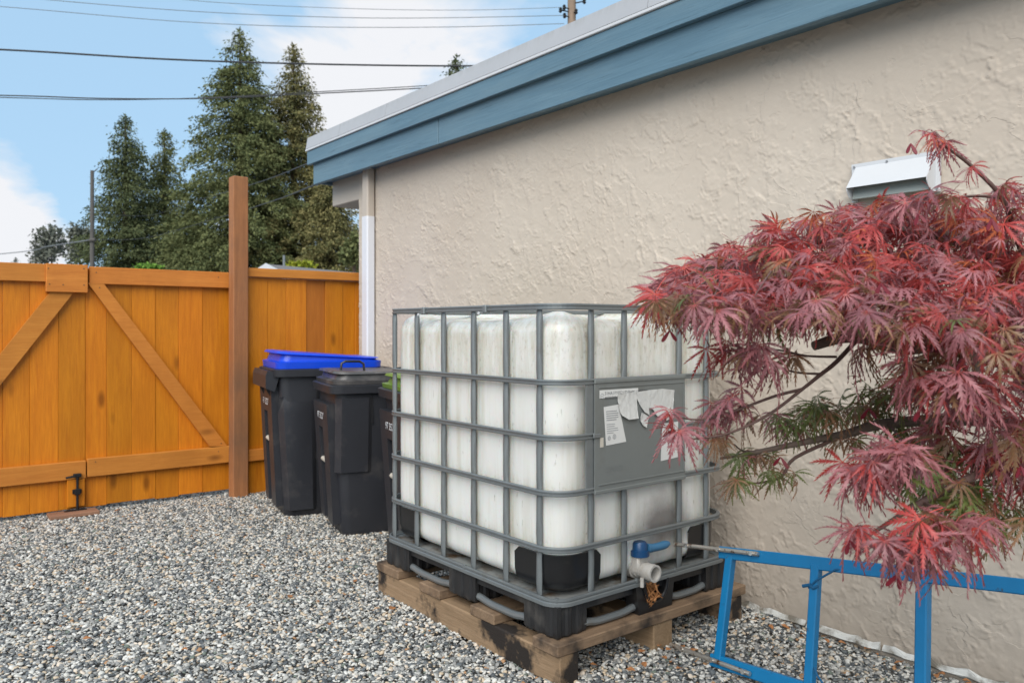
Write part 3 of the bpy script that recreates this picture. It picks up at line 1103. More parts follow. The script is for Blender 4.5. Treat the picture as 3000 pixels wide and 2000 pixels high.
    part('back_handle', MB().tube([(hx + .02, -hy * .7, Hb - .03), (hx + .10, -hy * .7, Hb - .02), (hx + .10, hy * .7, Hb - .02), (hx + .02, hy * .7, Hb - .03)], .014, 8), BIN_P, b, smooth=True, local=True)
    # stencilled number on the front panel
    zt_ = zs + (.045 if big else .055)
    k = tp + (1 - tp) * (zt_ - .03) / (Hb - .03)
    Ml = Matrix.Translation((front_x(zt_, .0475), 0, zt_)) @ Matrix(((0, 0, -1, 0), (-1, 0, 0, 0), (0, 1, 0, 0), (0, 0, 0, 1)))
    tsz = .062 if big else .056
    lettering(textcode, tsz, Ml, PRINT_W, b, local=True, align='CENTER', name='stencilled_number')
    return b, side_y


ROTB = R(-14)


def bin_loc(u, v, L, Wd, tp, ROTB=ROTB):
    """ground pixel of the near front corner of the foot -> bin centre"""
    p = atz(u, v, 0.0)
    c, s_ = math.cos(ROTB), math.sin(ROTB)
    lx, ly = -L / 2 * tp * .95, -Wd / 2 * tp * .95
    return (p.x - (lx * c - ly * s_), p.y - (lx * s_ + ly * c), 0)


b1, _ = make_bin('large charcoal wheeled bin with a glossy blue lid', bin_loc(840, 1510, .70, .58, .86, R(-12)), R(-12), .70, .58, .985, LID_BLUE, True, 'F1 3527', 'glossy blue lid')
b2, sy2 = make_bin('charcoal wheeled bin with a dusty black lid and arched lid handle', bin_loc(1008, 1566, .62, .55, .82), ROTB, .62, .55, .915, LID_GREY, False, '97 3527', 'dusty black lid')
b3, _ = make_bin('charcoal wheeled bin with a green lid, half hidden behind the tank', (2.56, 3.80, 0), ROTB, .62, .55, .915, LID_GREEN, False, '97 3528', 'green lid')


def bin2_text(s, size, x, z):
    M_ = Matrix.Translation((x, sy2(z, .0025), z)) @ Matrix(((1, 0, 0, 0), (0, -.056, -1, 0), (0, 1, -.056, 0), (0, 0, 0, 1)))
    lettering(s, size, M_, PRINT_W, b2, local=True, align='LEFT', name='stencilled_letters')


bin2_text('SEC', .034, .085, .66)
bin2_text('PL', .018, .105, .695)
bin2_text('PR', .024, .095, .82)

# ================================================================== wooden pallet
TX0, TX1, TY0, TY1 = 1.893, 2.885, 2.128, 3.345
wp = thing('wooden_pallet', 'weathered timber pallet on the gravel carrying the white tank', 'pallet', (1.9, 2.1, 0))
part('plank', MB().box((1.868, 2.092, .104), (2.965, 2.232, .1445), bev=.004), PALLET_X, wp)
for a, b in ((2.477, 2.638), (2.853, 3.014), (3.20, 3.40)):
    part('plank', MB().box((1.873 + random.uniform(0, .008), a, .104), (2.95, b, .1445), bev=.004), PALLET_X, wp)
for x0, x1 in ((1.884, 1.976), (2.375, 2.487), (2.85, 2.945)):
    part('stringer', MB().box((x0, 2.098, -.008), (x1, 3.40, .1035), bev=.005), PALLET_Y, wp)

# ================================================================== IBC tank
tank = thing('tote_tank', 'white plastic liquid tank in a galvanised steel cage with blue tap', 'tank', (TX0, TY0, .145))
TANKM.dist.inputs[1].default_value = (aty(1925, 1540, TY0 + .06).x - TX0, .05, (aty(1925, 1540, TY0 + .06).z - .145) * 1.25 + .02)
ZR = [1.337, 1.062, .862, .661, .457]
bar_s = [atx(u, 1500, TX0 + .016).y for u in (1581, 1483, 1388, 1300, 1222, 1157)]
bar_f = [aty(u, 1500, TY0 + .016).x for u in (1731, 1828, 1989, 2068)]


GRIME_SHADE = []


def bottle():
    x0, x1, y0, y1 = TX0 + .027, TX1 - .027, TY0 + .027, TY1 - .027
    rc = .098
    # perimeter samples: (x, y, outward normal, bulge, corner factor)
    P = []
    ns, nc = 64, 14

    def bul(s, bars):
        d = min(abs(s - b) for b in bars)
        return .0055 * (1 - math.exp(-(d / .030) ** 2)) - .0040

    def side(ax, fixed, a, b, nrm, bars):
        for k in range(ns):
            s = a + (b - a) * k / ns
            cf = abs((s - (a + b) / 2) / ((b - a) / 2)) ** 3
            bb = bul(s, bars)
            P.append(((s, fixed) if ax == 0 else (fixed, s), nrm, bb, cf))

    def corner(cx, cy, a0):
        for k in range(nc):
            t = R(a0 + 90 * k / nc)
            n_ = (math.cos(t), math.sin(t))
            P.append(((cx + rc * n_[0], cy + rc * n_[1]), n_, .001, 1.0))
    side(0, y0, x0 + rc, x1 - rc, (0, -1), bar_f); corner(x1 - rc, y0 + rc, 270)
    side(1, x1, y0 + rc, y1 - rc, (1, 0), bar_s); corner(x1 - rc, y1 - rc, 0)
    side(0, y1, x1 - rc, x0 + rc, (0, 1), bar_f); corner(x0 + rc, y1 - rc, 90)
    side(1, x0, y1 - rc, y0 + rc, (-1, 0), bar_s); corner(x0 + rc, y0 + rc, 180)
    rings = []
    zb0, zt0 = .296, 1.322
    rb_, rt_ = .055, .085
    rows = []
    for k in range(7):
        t = R(90 * k / 6)
        rows.append((rb_ * (1 - math.sin(t)), zb0 + rb_ * (1 - math.cos(t)), 0))
    for k in range(1, 60):
        rows.append((0, zb0 + rb_ + (zt0 - rt_ - zb0 - rb_) * k / 60, 0))
    for k in range(9):
        t = R(90 * k / 8)
        rows.append((rt_ * (1 - math.cos(t)), zt0 - rt_ + rt_ * math.sin(t), k / 8))
    for dpt in (.13, .2, .3, .4):
        rows.append((dpt, zt0, 1))
    for (ins, z, top) in rows:
        hb = 0
        for zr in ZR[1:]:
            hb = max(hb, math.exp(-((z - zr) / .03) ** 2))
        rg = []
        for (p, n_, bb, cf) in P:
            o_ = bb * (1 - min(1, ins / .09)) - .0016 * hb * (1 if ins < .02 else 0)
            zz = z - (.034 * (1 - cf) * top if top > 0 else 0)
            q = min(1.0, ins / .45)
            cx, cy = (x0 + x1) / 2, (y0 + y1) / 2
            if ins <= rc * .9:
                px_, py_ = p[0] + n_[0] * (o_ - ins), p[1] + n_[1] * (o_ - ins)
            else:
                k0 = rc * .9
                bx_, by_ = p[0] - n_[0] * k0, p[1] - n_[1] * k0
                f = (ins - k0) / .42
                px_, py_ = bx_ + (cx - bx_) * f, by_ + (cy - by_) * f
            rg.append(Vector((px_, py_, zz)))
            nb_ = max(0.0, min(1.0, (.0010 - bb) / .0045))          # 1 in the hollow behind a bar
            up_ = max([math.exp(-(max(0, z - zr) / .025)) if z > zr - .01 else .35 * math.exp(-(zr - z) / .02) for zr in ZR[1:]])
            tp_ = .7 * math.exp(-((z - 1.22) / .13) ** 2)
            GRIME_SHADE.append(min(1.0, .75 * nb_ + .55 * up_ + tp_))
        rings.append(rg)
    return MB().loft(rings)


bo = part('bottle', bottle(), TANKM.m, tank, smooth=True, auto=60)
ga_ = bo.data.attributes.new('grime_shade', 'FLOAT', 'POINT')
ga_.data.foreach_set('value', GRIME_SHADE)
part('filler_cap', MB().tube([(2.4, 2.75, 1.28), (2.4, 2.75, 1.325)], .09, 24), BLACK_P, tank, smooth=True, auto=40)

# black corner cups
bx0, bx1, by0, by1 = TX0 + .0215, TX1 - .0215, TY0 + .0215, TY1 - .0215


def cup(cx, cy, sx, sy):
    """cx,cy outer corner; sx,sy inward signs"""
    rc = .098
    path = []
    for k in range(7):
        path.append((0, .24 - (.24 - rc) * k / 6))
    for k in range(1, 9):
        t = R(180 + 90 * k / 8)
        path.append((rc + rc * math.cos(t), rc + rc * math.sin(t)))
    for k in range(1, 7):
        path.append((rc + (.22 - rc) * k / 6, 0))
    n = len(path)
    rings = []
    for (ins, z) in ((.060, .289), (.024, .296), (.008, .312), (.0, .345), (-.002, .43), (.009, .432), (.010, .345), (.03, .305), (.06, .297)):
        rg = []
        for i, (a, b) in enumerate(path):
            nx, ny = rc - a, rc - b
            if a <= 0: nx, ny = 1, 0
            elif b <= 0: nx, ny = 0, 1
            l = math.hypot(nx, ny)
            e_ = 1.0
            zz = z
            if i in (0, n - 1) and z > .4: zz = z - .02
            rg.append(Vector((cx + sx * (a + nx / l * ins), cy + sy * (b + ny / l * ins), zz)))
        rings.append(rg)
    mb = MB()
    m = len(rings)
    vs = [p for r_ in rings for p in r_]
    fs = []
    for i in range(m):
        j = (i + 1) % m
        for k in range(n - 1):
            fs.append((i * n + k, i * n + k + 1, j * n + k + 1, j * n + k))
    return mb.add(vs, fs)


for cx, cy, sx, sy in ((bx0, by0, 1, 1), (bx1, by0, -1, 1), (bx0, by1, 1, -1), (bx1, by1, -1, -1)):
    part('corner_cup', cup(cx, cy, sx, sy), BLACK_SHINY, tank, smooth=True, auto=50)

# cage: bands (channel section), uprights
BP = [(-.0085, .0), (-.0085, .009), (-.003, .009), (-.003, .0045), (.006, .0045), (.006, -.0045), (-.003, -.0045), (-.003, -.009), (-.0085, -.009)]
# section: (side, up); the groove faces outwards
GR = [(-.006, -.0085), (.006, -.0085), (.0085, -.0065), (.0085, -.0035), (.0045, -.0025), (.0045, .0025), (.0085, .0035), (.0085, .0065), (.006, .0085), (-.006, .0085)]


def band_path(z, r=.105, g=0.0):
    return rrect(TX0 - g, TX1 + g, TY0 - g, TY1 + g, r, z, 10)


for i, z in enumerate(ZR):
    pts = band_path(z)
    # rrect runs counter-clockwise seen from above: t x up points outwards
    pr = [(a, b * 1.22) for a, b in GR] if i else [(a * .8, b * 1.35) for a, b in GR]
    if i == 2:   # the second band is interrupted by the sign plate
        xs0, xs1 = aty(1744, 1290, TY0).x, aty(2004, 1250, TY0).x
        k0 = [k for k in range(len(pts)) if abs(pts[k].y - TY0) < 1e-6]
        # open path starting right of the plate and ending left of it
        ipt = k0[-1]
        op = [Vector((xs1, TY0, z))] + [pts[(ipt + k) % len(pts)] for k in range(len(pts))]
        op = [p for p in op if not (abs(p.y - TY0) < 1e-6 and p.x > xs1 + .2 and False)]
        op.append(Vector((xs0, TY0, z)))
        part('cage_band', MB().tube(op, 1.0, prof=pr, up=(0, 0, 1)), STEEL, tank)
    else:
        part('cage_band', MB().tube(pts, 1.0, closed=True, prof=pr, up=(0, 0, 1)), STEEL, tank)
# base ring with a wide flange
BR = [(-.022, -.004), (.002, -.006), (.010, -.016), (.014, -.014), (.014, -.002), (.008, .002), (.012, .006), (.012, .012), (.004, .014), (-.004, .004), (-.022, .004)]
base_pts = rrect(TX0 + .004, TX1 - .004, TY0 + .004, TY1 - .004, .07, .274, 10)
part('base_ring', MB().tube(base_pts, 1.0, closed=True, prof=BR, up=(0, 0, 1)), STEEL, tank)
for (x, y) in ((TX0 + .02, TY0 + .02), (TX0 - .004, (TY0 + TY1) / 2 - .05), (aty(1862, 1700, TY0).x, TY0 - .004), (aty(1975, 1675, TY0).x, TY0 - .004)):
    part('bolt_head', MB().tube([(x, y, .278), (x, y, .292)], .007, 8), STEEL, tank, smooth=True, auto=40)
part('base_pan', MB().box((TX0 + .028, TY0 + .028, .268), (TX1 - .028, TY1 - .028, .2755)), PAN, tank)


def upright(x, y, nx, ny, top=True):
    """steel tube just inside the bands, flattened where bands cross, pinched at both ends"""
    pts, rr = [], []
    zs_ = [.283, .30, .33]
    z = .36
    while z < 1.29:
        zs_.append(z); z += .05
    zs_ += [1.30, 1.325, 1.337]
    prof = [(math.cos(2 * math.pi * k / 8) , math.sin(2 * math.pi * k / 8)) for k in range(8)]
    rings = []
    for z in zs_:
        cross = max(math.exp(-((z - q) / .022) ** 2) for q in ZR + [.283])
        wd = .0130 + .0015 * cross + .001 * math.sin(z * 40 + x * 10)
        dp = .0115 - .005 * cross
        inn = .016 + .001 * cross
        rg = []
        for (c, s_) in prof:
            tx, ty = -ny, nx
            rg.append(Vector((x + tx * c * wd + nx * s_ * dp, y + ty * c * wd + ny * s_ * dp, z)))
        rings.append(rg)
    return MB().loft(rings)


for y in bar_s:
    part('cage_bar', upright(TX0 + .0155, y, -1, 0), STEEL, tank, smooth=True, auto=50)
    part('cage_bar', upright(TX1 - .0155, y, 1, 0), STEEL, tank, smooth=True, auto=50)
for x in bar_f:
    part('cage_bar', upright(x, TY0 + .0155, 0, -1), STEEL, tank, smooth=True, auto=50)
    part('cage_bar', upright(x, TY1 - .0155, 0, 1), STEEL, tank, smooth=True, auto=50)
# top cross bars and their clips
for u in (1425, 1245):
    yb_ = atx(u, 905, TX0).y
    part('top_cross_bar', MB().tube([(TX0 + .004, yb_, 1.333), (TX0 + .05, yb_, 1.326), (TX1 - .05, yb_, 1.326), (TX1 - .004, yb_, 1.333)], .009, 8), STEEL, tank, smooth=True)
    part('clip', MB().box((TX0 - .014, yb_ - .012, 1.318), (TX0 + .014, yb_ + .012, 1.350), bev=.004), STEEL, tank)
    part('clip_screw', MB().tube([(TX0 - .0145, yb_ + .03, 1.318), (TX0 - .018, yb_ + .03, 1.318)], .006, 8), WHITE_METAL, tank)


# plastic feet
def foot(x0, x1, y0, y1, rib_x=True, rib_y=True, r=.012):
    mb = MB()
    out = []
    # corrugated outline
    n = 6
    for k in range(n):
        a, b = x0 + (x1 - x0) * k / n, x0 + (x1 - x0) * (k + .5) / n
        d = .006 if (k % 2 and rib_x) else 0
        out += [(a + .004, y0 + d), (a + (x1 - x0) / n - .004, y0 + d)]
    for k in range(n):
        a = y0 + (y1 - y0) * k / n
        out += [(x1, a + .006), (x1, a + (y1 - y0) / n - .006)]
    for k in range(n):
        a = x1 - (x1 - x0) * k / n
        out += [(a - .004, y1), (a - (x1 - x0) / n + .004, y1)]
    for k in range(n):
        a = y1 - (y1 - y0) * k / n
        d = .006 if (k % 2 and rib_y) else 0
        out += [(x0 + d, a - .004), (x0 + d, a - (y1 - y0) / n + .004)]
    cx, cy = (x0 + x1) / 2, (y0 + y1) / 2
    rings = []
    for k, z in ((.93, .1455), (.985, .153), (1.0, .175), (1.0, .262)):
        rings.append([Vector((cx + (p - cx) * k, cy + (q - cy) * k, z)) for p, q in out])
    return mb.loft(rings)


fx0, fy0 = TX0 + .004, TY0 + .004
fx1, fy1 = TX1 - .004, TY1 - .004
for (x0, x1, y0, y1) in ((fx0, fx0 + .155, fy0, fy0 + .185), (fx0, fx0 + .155, atx(1388, 1650, TX0).y, atx(1312, 1650, TX0).y), (fx0, fx0 + .155, fy1 - .20, fy1),
                         (fx1 - .145, fx1, fy0, fy0 + .185), (fx1 - .145, fx1, 2.64, 2.83), (fx1 - .145, fx1, fy1 - .2, fy1), (2.33, 2.52, fy1 - .2, fy1)):
    part('foot', foot(x0, x1, y0, y1), BLACK_P, tank, smooth=True, auto=25)
# centre foot under the tap: U-shaped spill lip
ux0, ux1 = aty(1866, 1760, TY0).x, aty(1968, 1740, TY0).x
mid = (ux0 + ux1) / 2
U = [(ux0, .262), (ux0 + .008, .1455), (ux1 - .004, .1455), (ux1, .262)]
arc = [(mid + .068 * math.cos(t), .250 + .082 * math.sin(t)) for t in [R(-180 * k / 14) for k in range(15)]]
poly = [(ux0 - .012, .262), (ux0 + .008, .1455), (ux1 - .004, .1455), (ux1 + .012, .262)] + [(p, min(.262, q + .012)) for p, q in arc]
part('tap_foot', MB().prism(poly, TY0 - .004, TY0 + .06), BLACK_SHINY, tank, label='black foot with a U-shaped recess below the tap')
lip = [(p, TY0 - .008, q + .012) for p, q in arc]
part('recess_lip', MB().tube(lip, .007, 8), BLACK_SHINY, tank, smooth=True)
part('recess_back', MB().box((ux0 + .02, TY0 + .06, .150), (ux1 - .02, TY0 + .068, .255)), BLACK_P, tank)
# deck frame below the pan
part('deck_frame', MB().box((fx0 + .01, fy0 + .012, .226), (fx1 - .01, fy0 + .05, .261)).box((fx0 + .012, fy0 + .05, .226), (fx0 + .05, fy1 - .05, .261))
     .box((fx1 - .05, fy0 + .05, .226), (fx1 - .012, fy1 - .05, .261)).box((fx0 + .01, fy1 - .05, .226), (fx1 - .01, fy1 - .012, .261)), BLACK_P, tank)


def runner(a, b):
    a, b = Vector(a), Vector(b)
    pts = []
    for t, dz_ in ((0, .006), (.12, .004), (.22, -.002), (.34, -.004), (.7, -.004), (.82, -.001), (.92, .004), (1, .006)):
        p = a.lerp(b, t); p.z += dz_
        pts.append(p)
    return MB().tube(pts, .0145, 10)


zr_ = .166
for a, b in ((fy0 + .175, bar_s[2] - .02), (atx(1312, 1650, TX0).y - .01, fy1 - .19)):
    part('runner_tube', runner((fx0 + .022, a, zr_), (fx0 + .022, b, zr_)), STEEL, tank, smooth=True)
for a, b in ((fx0 + .145, ux0 + .01), (ux1 - .008, fx1 - .135)):
    part('runner_tube', runner((a, fy0 + .020, zr_), (b, fy0 + .020, zr_)), STEEL, tank, smooth=True)

# sign plate on the front
sxa, sxb = aty(1741, 1300, TY0 - .008).x, aty(2006, 1300, TY0 - .008).x
sza, szb = ZR[3] + .004, ZR[1] - .004
yp = TY0 - .010
pm = MB().box((sxa, yp, sza - .016), (sxb, yp + .0035, szb + .008), bev=.0012)
plate = part('sign_plate', pm, STEEL_SHEET, tank)
rbm = MB()
for (x0, z0_, x1, z1_) in ((sxa + .02, szb - .022, sxb - .004, szb - .016), (sxa + .02, sza + .010, sxb - .004, sza + .016), (sxb - .012, sza + .0165, sxb - .006, szb - .0225)):
    rbm.box((x0, yp - .0028, z0_), (x1, yp + .0005, z1_), bev=.001)
rbm.box((sxa - .0015, yp - .004, szb - .004), (sxb + .001, yp + .004, szb + .010), bev=.002).box((sxa - .0015, yp - .004, sza - .020), (sxb + .001, yp + .004, sza - .006), bev=.002)
part('pressed_rib', rbm, STEEL_SHEET, plate)
part('hinge_strip', MB().box((sxa - .038, yp + .006, sza - .004), (sxa + .004, yp + .011, szb), bev=.001), STEEL, plate)
part('slot', MB().box((sxa + .028, yp - .0012, aty(1752, 1300, yp).z - .014), (sxa + .045, yp + .0005, aty(1752, 1283, yp).z)), BAR_BEIGE, plate)
part('latch', MB().box((sxa - .01, yp - .006, ZR[2] - .008), (sxa + .028, yp - .0005, ZR[2] + .008), bev=.002), STEEL, plate)


def onplate(u, v, y=None):
    p = aty(u, v, yp if y is None else y); return p.x, p.z


def sheet(corners, y, n=10, m=8, amp=.0, seed=0, thick=.0006):
    """paper between four (x,z) corners [tl,tr,br,bl] standing off the plate, slightly wrinkled"""
    tl, tr, br, bl = [Vector((c[0], c[1])) for c in corners]
    vs, fs = [], []
    for s_, off in ((0, 0), (1, thick)):
        for j in range(m + 1):
            for i in range(n + 1):
                a, b = i / n, j / m
                p = tl.lerp(tr, a).lerp(bl.lerp(br, a), b)
                w = amp * (perlin(np.array([a * 4.3 + seed]), np.array([b * 4.7 + seed * 2.0]), seed)[0] + .5 * perlin(np.array([a * 9.3]), np.array([b * 9.7]), seed + 3)[0]) if amp else 0
                vs.append((p.x, y - abs(w) * 1.3 + off, p.y))
    st = (n + 1) * (m + 1)
    for s_ in (0, 1):
        for j in range(m):
            for i in range(n):
                q = s_ * st + j * (n + 1) + i
                fs.append((q, q + 1, q + n + 2, q + n + 1) if s_ else (q, q + n + 1, q + n + 2, q + 1))
    return MB().add(vs, fs)


LM = lambda x, y, z, ry=0.0: Matrix.Translation((x, y, z)) @ Matrix.Rotation(ry, 4, 'Y') @ Matrix(((1, 0, 0, 0), (0, 0, -1, 0), (0, 1, 0, 0), (0, 0, 0, 1)))
# printed strip
c = [onplate(1756, 1143), onplate(1869, 1136), onplate(1869, 1154), onplate(1756, 1167)]
strip = part('printed_strip', sheet(c, yp - .0012, 4, 2), PAPER, plate)
tilt = math.atan2(c[1][1] - c[0][1], c[1][0] - c[0][0])
lettering('31HA1/Y/0521/D/BAM 11027-M010', .0172, LM(c[0][0] + .026, yp - .0016, c[0][1] - .019, -tilt), PRINT_K, strip, name='printed_line')
lettering('4070/2024/1150', .0165, LM(c[0][0] + .026, yp - .0016, c[0][1] - .036, -tilt), PRINT_K, strip, name='printed_line')


def ringmark(x, z, r, y, mat, parent, name='round_mark'):
    part(name, MB().tube([(x + r * math.cos(t), y, z + r * math.sin(t)) for t in [2 * math.pi * k / 20 for k in range(20)]], .0009, 4, closed=True), mat, parent)


ringmark(c[0][0] + .013, c[0][1] - .022, .009, yp - .0014, PRINT_G, strip)
lettering('n', .014, LM(c[0][0] + .009, yp - .0016, c[0][1] - .026, 0), PRINT_G, strip, name='printed_line')
# instruction label
c = [onplate(1768, 1192), onplate(1812, 1184), onplate(1834, 1293), onplate(1775, 1305)]
doc = part('white_label', sheet(c, yp - .0012, 4, 6), PAPER, plate)
for k in range(11):
    if k in (5,): continue
    v = 1205 + k * 6.4
    x, z = onplate(1775 + k * .25, v)
    ww = random.uniform(.030, .062) if k > 5 else random.uniform(.048, .066)
    part('printed_line', MB().box((x, yp - .0017, z - (.0011 if k > 5 else .0019)), (x + ww, yp - .0013, z + .0011)), PRINT_G, doc)
x, z = onplate(1784, 1283); ringmark(x, z, .007, yp - .0016, PRINT_G, doc); part('round_mark', MB().tube([(x, yp - .0013, z), (x, yp - .0017, z)], .0062, 14), plain('pale_grey_print', (.42, .42, .42), .6), doc)
x, z = onplate(1799, 1278); ringmark(x, z, .0085, yp - .0016, PRINT_G, doc); ringmark(x, z, .004, yp - .0016, PRINT_G, doc)
# right-hand label, partly behind leaves
c = [onplate(1940, 1240), onplate(1986, 1234), onplate(1986, 1338), onplate(1935, 1350)]
part('white_label', sheet(c, yp - .0012, 3, 4), PAPER, plate)
# torn paper: two crumpled flaps hanging from one strip
c = [onplate(1812, 1152), onplate(1864, 1150), onplate(1863, 1224), onplate(1818, 1222)]


def torn(outline, y0, curl, seed):
    """ragged flat outline filled by a triangle fan grid, lifted off the plate towards its foot"""
    pts = [Vector(p) for p in outline]
    zmax = max(p.y for p in pts); zmin = min(p.y for p in pts)
    bm = bmesh.new()
    vs = [bm.verts.new((p.x, 0, p.y)) for p in pts]
    bm.faces.new(vs)
    bmesh.ops.triangulate(bm, faces=bm.faces[:])
    for _ in range(3):
        bmesh.ops.subdivide_edges(bm, edges=bm.edges[:], cuts=1, use_grid_fill=True)
    for v in bm.verts:
        t = (zmax - v.co.z) / (zmax - zmin)
        w = perlin(np.array([v.co.x * 42 + seed]), np.array([v.co.z * 60 + seed]), seed)[0] * .0042 + perlin(np.array([v.co.x * 110]), np.array([v.co.z * 150]), seed + 1)[0] * .0020
        v.co.y = y0 - curl * t ** 2.2 - abs(w) - .0008
    bm.verts.index_update()
    mb = MB().add([v.co.copy() for v in bm.verts], [[v.index for v in f.verts] for f in bm.faces])
    bm.free()
    return mb


fl1 = [onplate(*p) for p in ((1808, 1156), (1840, 1150), (1862, 1148), (1864, 1170), (1863, 1200), (1863, 1224), (1850, 1226), (1835, 1228), (1830, 1222), (1817, 1216), (1812, 1205), (1811, 1190), (1808, 1175))]
fl2 = [onplate(*p) for p in ((1862, 1148), (1900, 1142), (1940, 1138), (1975, 1142), (1972, 1150), (1969, 1170), (1968, 1200), (1968, 1222), (1945, 1230), (1930, 1226), (1915, 1212), (1912, 1200), (1905, 1194), (1890, 1196), (1886, 1202), (1898, 1214), (1900, 1216), (1885, 1206), (1876, 1192), (1868, 1176), (1864, 1166))]
fl3 = [onplate(*p) for p in ((1878, 1208), (1888, 1212), (1900, 1220), (1895, 1235), (1890, 1252), (1880, 1245), (1875, 1235), (1874, 1222))]
for k, (f, cu) in enumerate(((fl1, .012), (fl2, .010), (fl3, .006))):
    part('torn_paper', torn(f, yp - .001, cu, 5 + k), PAPER_TORN, plate, smooth=True, auto=60)
lettering('CIMAST', .030, LM(onplate(1771, 1385)[0], yp - .0006, onplate(1771, 1385)[1], 0), STEEL_SHEET, plate, name='pressed_lettering')

# tap
vx, vz = aty(1905, 1675, 2.085).x, aty(1905, 1675, 2.085).z
tap = part('tap_body', MB().tube([(vx, TY0 + .065, vz), (vx, TY0 + .03, vz), (vx, TY0 + .028, vz), (vx, TY0 + .012, vz)], [.040, .040, .034, .034], 20)
           .tube([(vx, TY0 + .012, vz), (vx, 2.10, vz)], .029, 20).box((vx - .033, TY0 - .012, vz - .012), (vx + .033, TY0 + .03, vz + .056), bev=.008), VALVE_WHITE, tank, smooth=True, auto=40)
ol = MB()
no = 24
rg = []
for (r_, y) in ((.028, 2.118), (.033, 2.112), (.033, 2.085), (.034, 2.078), (.0335, 2.058), (.026, 2.058), (.024, 2.075), (.024, 2.11)):
    rg.append([Vector((vx + r_ * math.cos(2 * math.pi * k / no), y, vz + r_ * math.sin(2 * math.pi * k / no))) for k in range(no)])
part('outlet', ol.loft(rg), VALVE_WHITE, tap, smooth=True, auto=40)
part('drain_pin', MB().tube([(vx - .03, 2.10, vz - .02), (vx - .03, 2.10, vz - .055)], .008, 10), VALVE_WHITE, tap, smooth=True, auto=40)
zc0 = vz + .054
hd = part('tap_collar', MB().tube([(vx - .004, 2.135, zc0), (vx - .004, 2.135, zc0 + .022), (vx - .004, 2.135, zc0 + .023), (vx - .004, 2.135, zc0 + .048), (vx - .004, 2.135, zc0 + .055)], [.037, .037, .030, .028, .022], 18), VALVE_BLUE, tap, smooth=True, auto=40)
lv = []
for t in range(9):
    a = t / 8
    lv.append((vx + .02 + .118 * a, 2.122 - .012 * a, zc0 + .026 - .004 * math.sin(a * 3) + .004 * a))
part('tap_lever', MB().tube(lv, [.020, .018, .0165, .016, .016, .016, .0165, .015, .009], 12, up=(0, 0, 1)), VALVE_BLUE_PALE, tap, smooth=True)

# dry litter wedged below the tap
lit = MB()
r2 = random.Random(3)
for k in range(120):
    p = Vector((mid - .028 + r2.uniform(-.030, .034), TY0 + r2.uniform(-.020, .030), .185 + r2.random() ** 1.3 * .085))
    d = Vector((r2.uniform(-1, 1), r2.uniform(-.6, .3), r2.uniform(-1, 1))).normalized() * r2.uniform(.012, .034)
    s_ = d.cross(Vector((r2.uniform(-1, 1), 1, r2.uniform(-1, 1)))).normalized() * r2.uniform(.002, .007)
    m_ = d.cross(s_).normalized() * .004
    lit.add([p - d, p + s_ + m_, p + d, p - s_ + m_], [(0, 1, 2), (0, 2, 3)])
o = solo('dry_litter', lit, DRY, 'clump of dry brown leaf litter under the tap of the tank', 'leaf litter', loc=(mid, TY0, .15))

# scrap of plastic under the pallet
sc_ = []
for (u, v) in ((1808, 1846), (1850, 1832), (1895, 1828), (1893, 1862), (1885, 1876), (1862, 1866), (1840, 1856)):
    p = aty(u, v, 2.36); sc_.append((p.x, max(.012, p.z)))
bm_ = MB()
n = len(sc_)
vs = [(x, 2.36 + .012 * math.sin(i * 2.1), z) for i, (x, z) in enumerate(sc_)] + [(x, 2.372 + .012 * math.sin(i * 2.1), z) for i, (x, z) in enumerate(sc_)]
fs = [tuple(range(n)), tuple(range(2 * n - 1, n - 1, -1))] + [(i, i + n, (i + 1) % n + n, (i + 1) % n) for i in range(n)]
solo('plastic_scrap', bm_.add(vs, fs), plain('scrap_plastic', (.42, .41, .38), .5, 0, .25, 25, .4), 'crumpled pale plastic scrap under the timber pallet', 'scrap', loc=(sc_[0][0], 2.36, 0))

# ================================================================== blue frame
bl0 = atz(2092, 1918, .028); XB = bl0.x
fr = thing('steel_frame', 'blue painted steel ladder frame standing on edge on the gravel', 'frame', (XB, bl0.y, 0))
lean = .22           # x gained per metre of height


def onf(u, v):
    """point on the frame's leaning plane"""
    d = ray(u, v)
    # x = XB + lean*(z-.028)
    t = (XB + lean * (H - .028)) / (d.x - lean * d.z)
    return CAM + d * t


A0, A1 = onf(2112, 1617), onf(3000, 1718)
dirt_ = (A1 - A0)
A2 = A0 + dirt_ * 1.35
B0 = onf(2086, 1930)
Bd = onf(2340, 2010) - B0
B2 = B0 + Bd * (abs(A2.y - A0.y) / abs(Bd.y))


def bar(p, q, w, h, ref):
    """square tube from p to q: w across (along ref x t), h along ref"""
    t = (q - p).normalized()
    sd = t.cross(ref).normalized(); up = sd.cross(t).normalized()
    mb = MB()
    c = min(w, h) * .12
    sec = [(-w / 2 + c, -h / 2), (w / 2 - c, -h / 2), (w / 2, -h / 2 + c), (w / 2, h / 2 - c), (w / 2 - c, h / 2), (-w / 2 + c, h / 2), (-w / 2, h / 2 - c), (-w / 2, -h / 2 + c)]
    return mb.loft([[p + sd * a + up * b for a, b in sec], [q + sd * a + up * b for a, b in sec]])


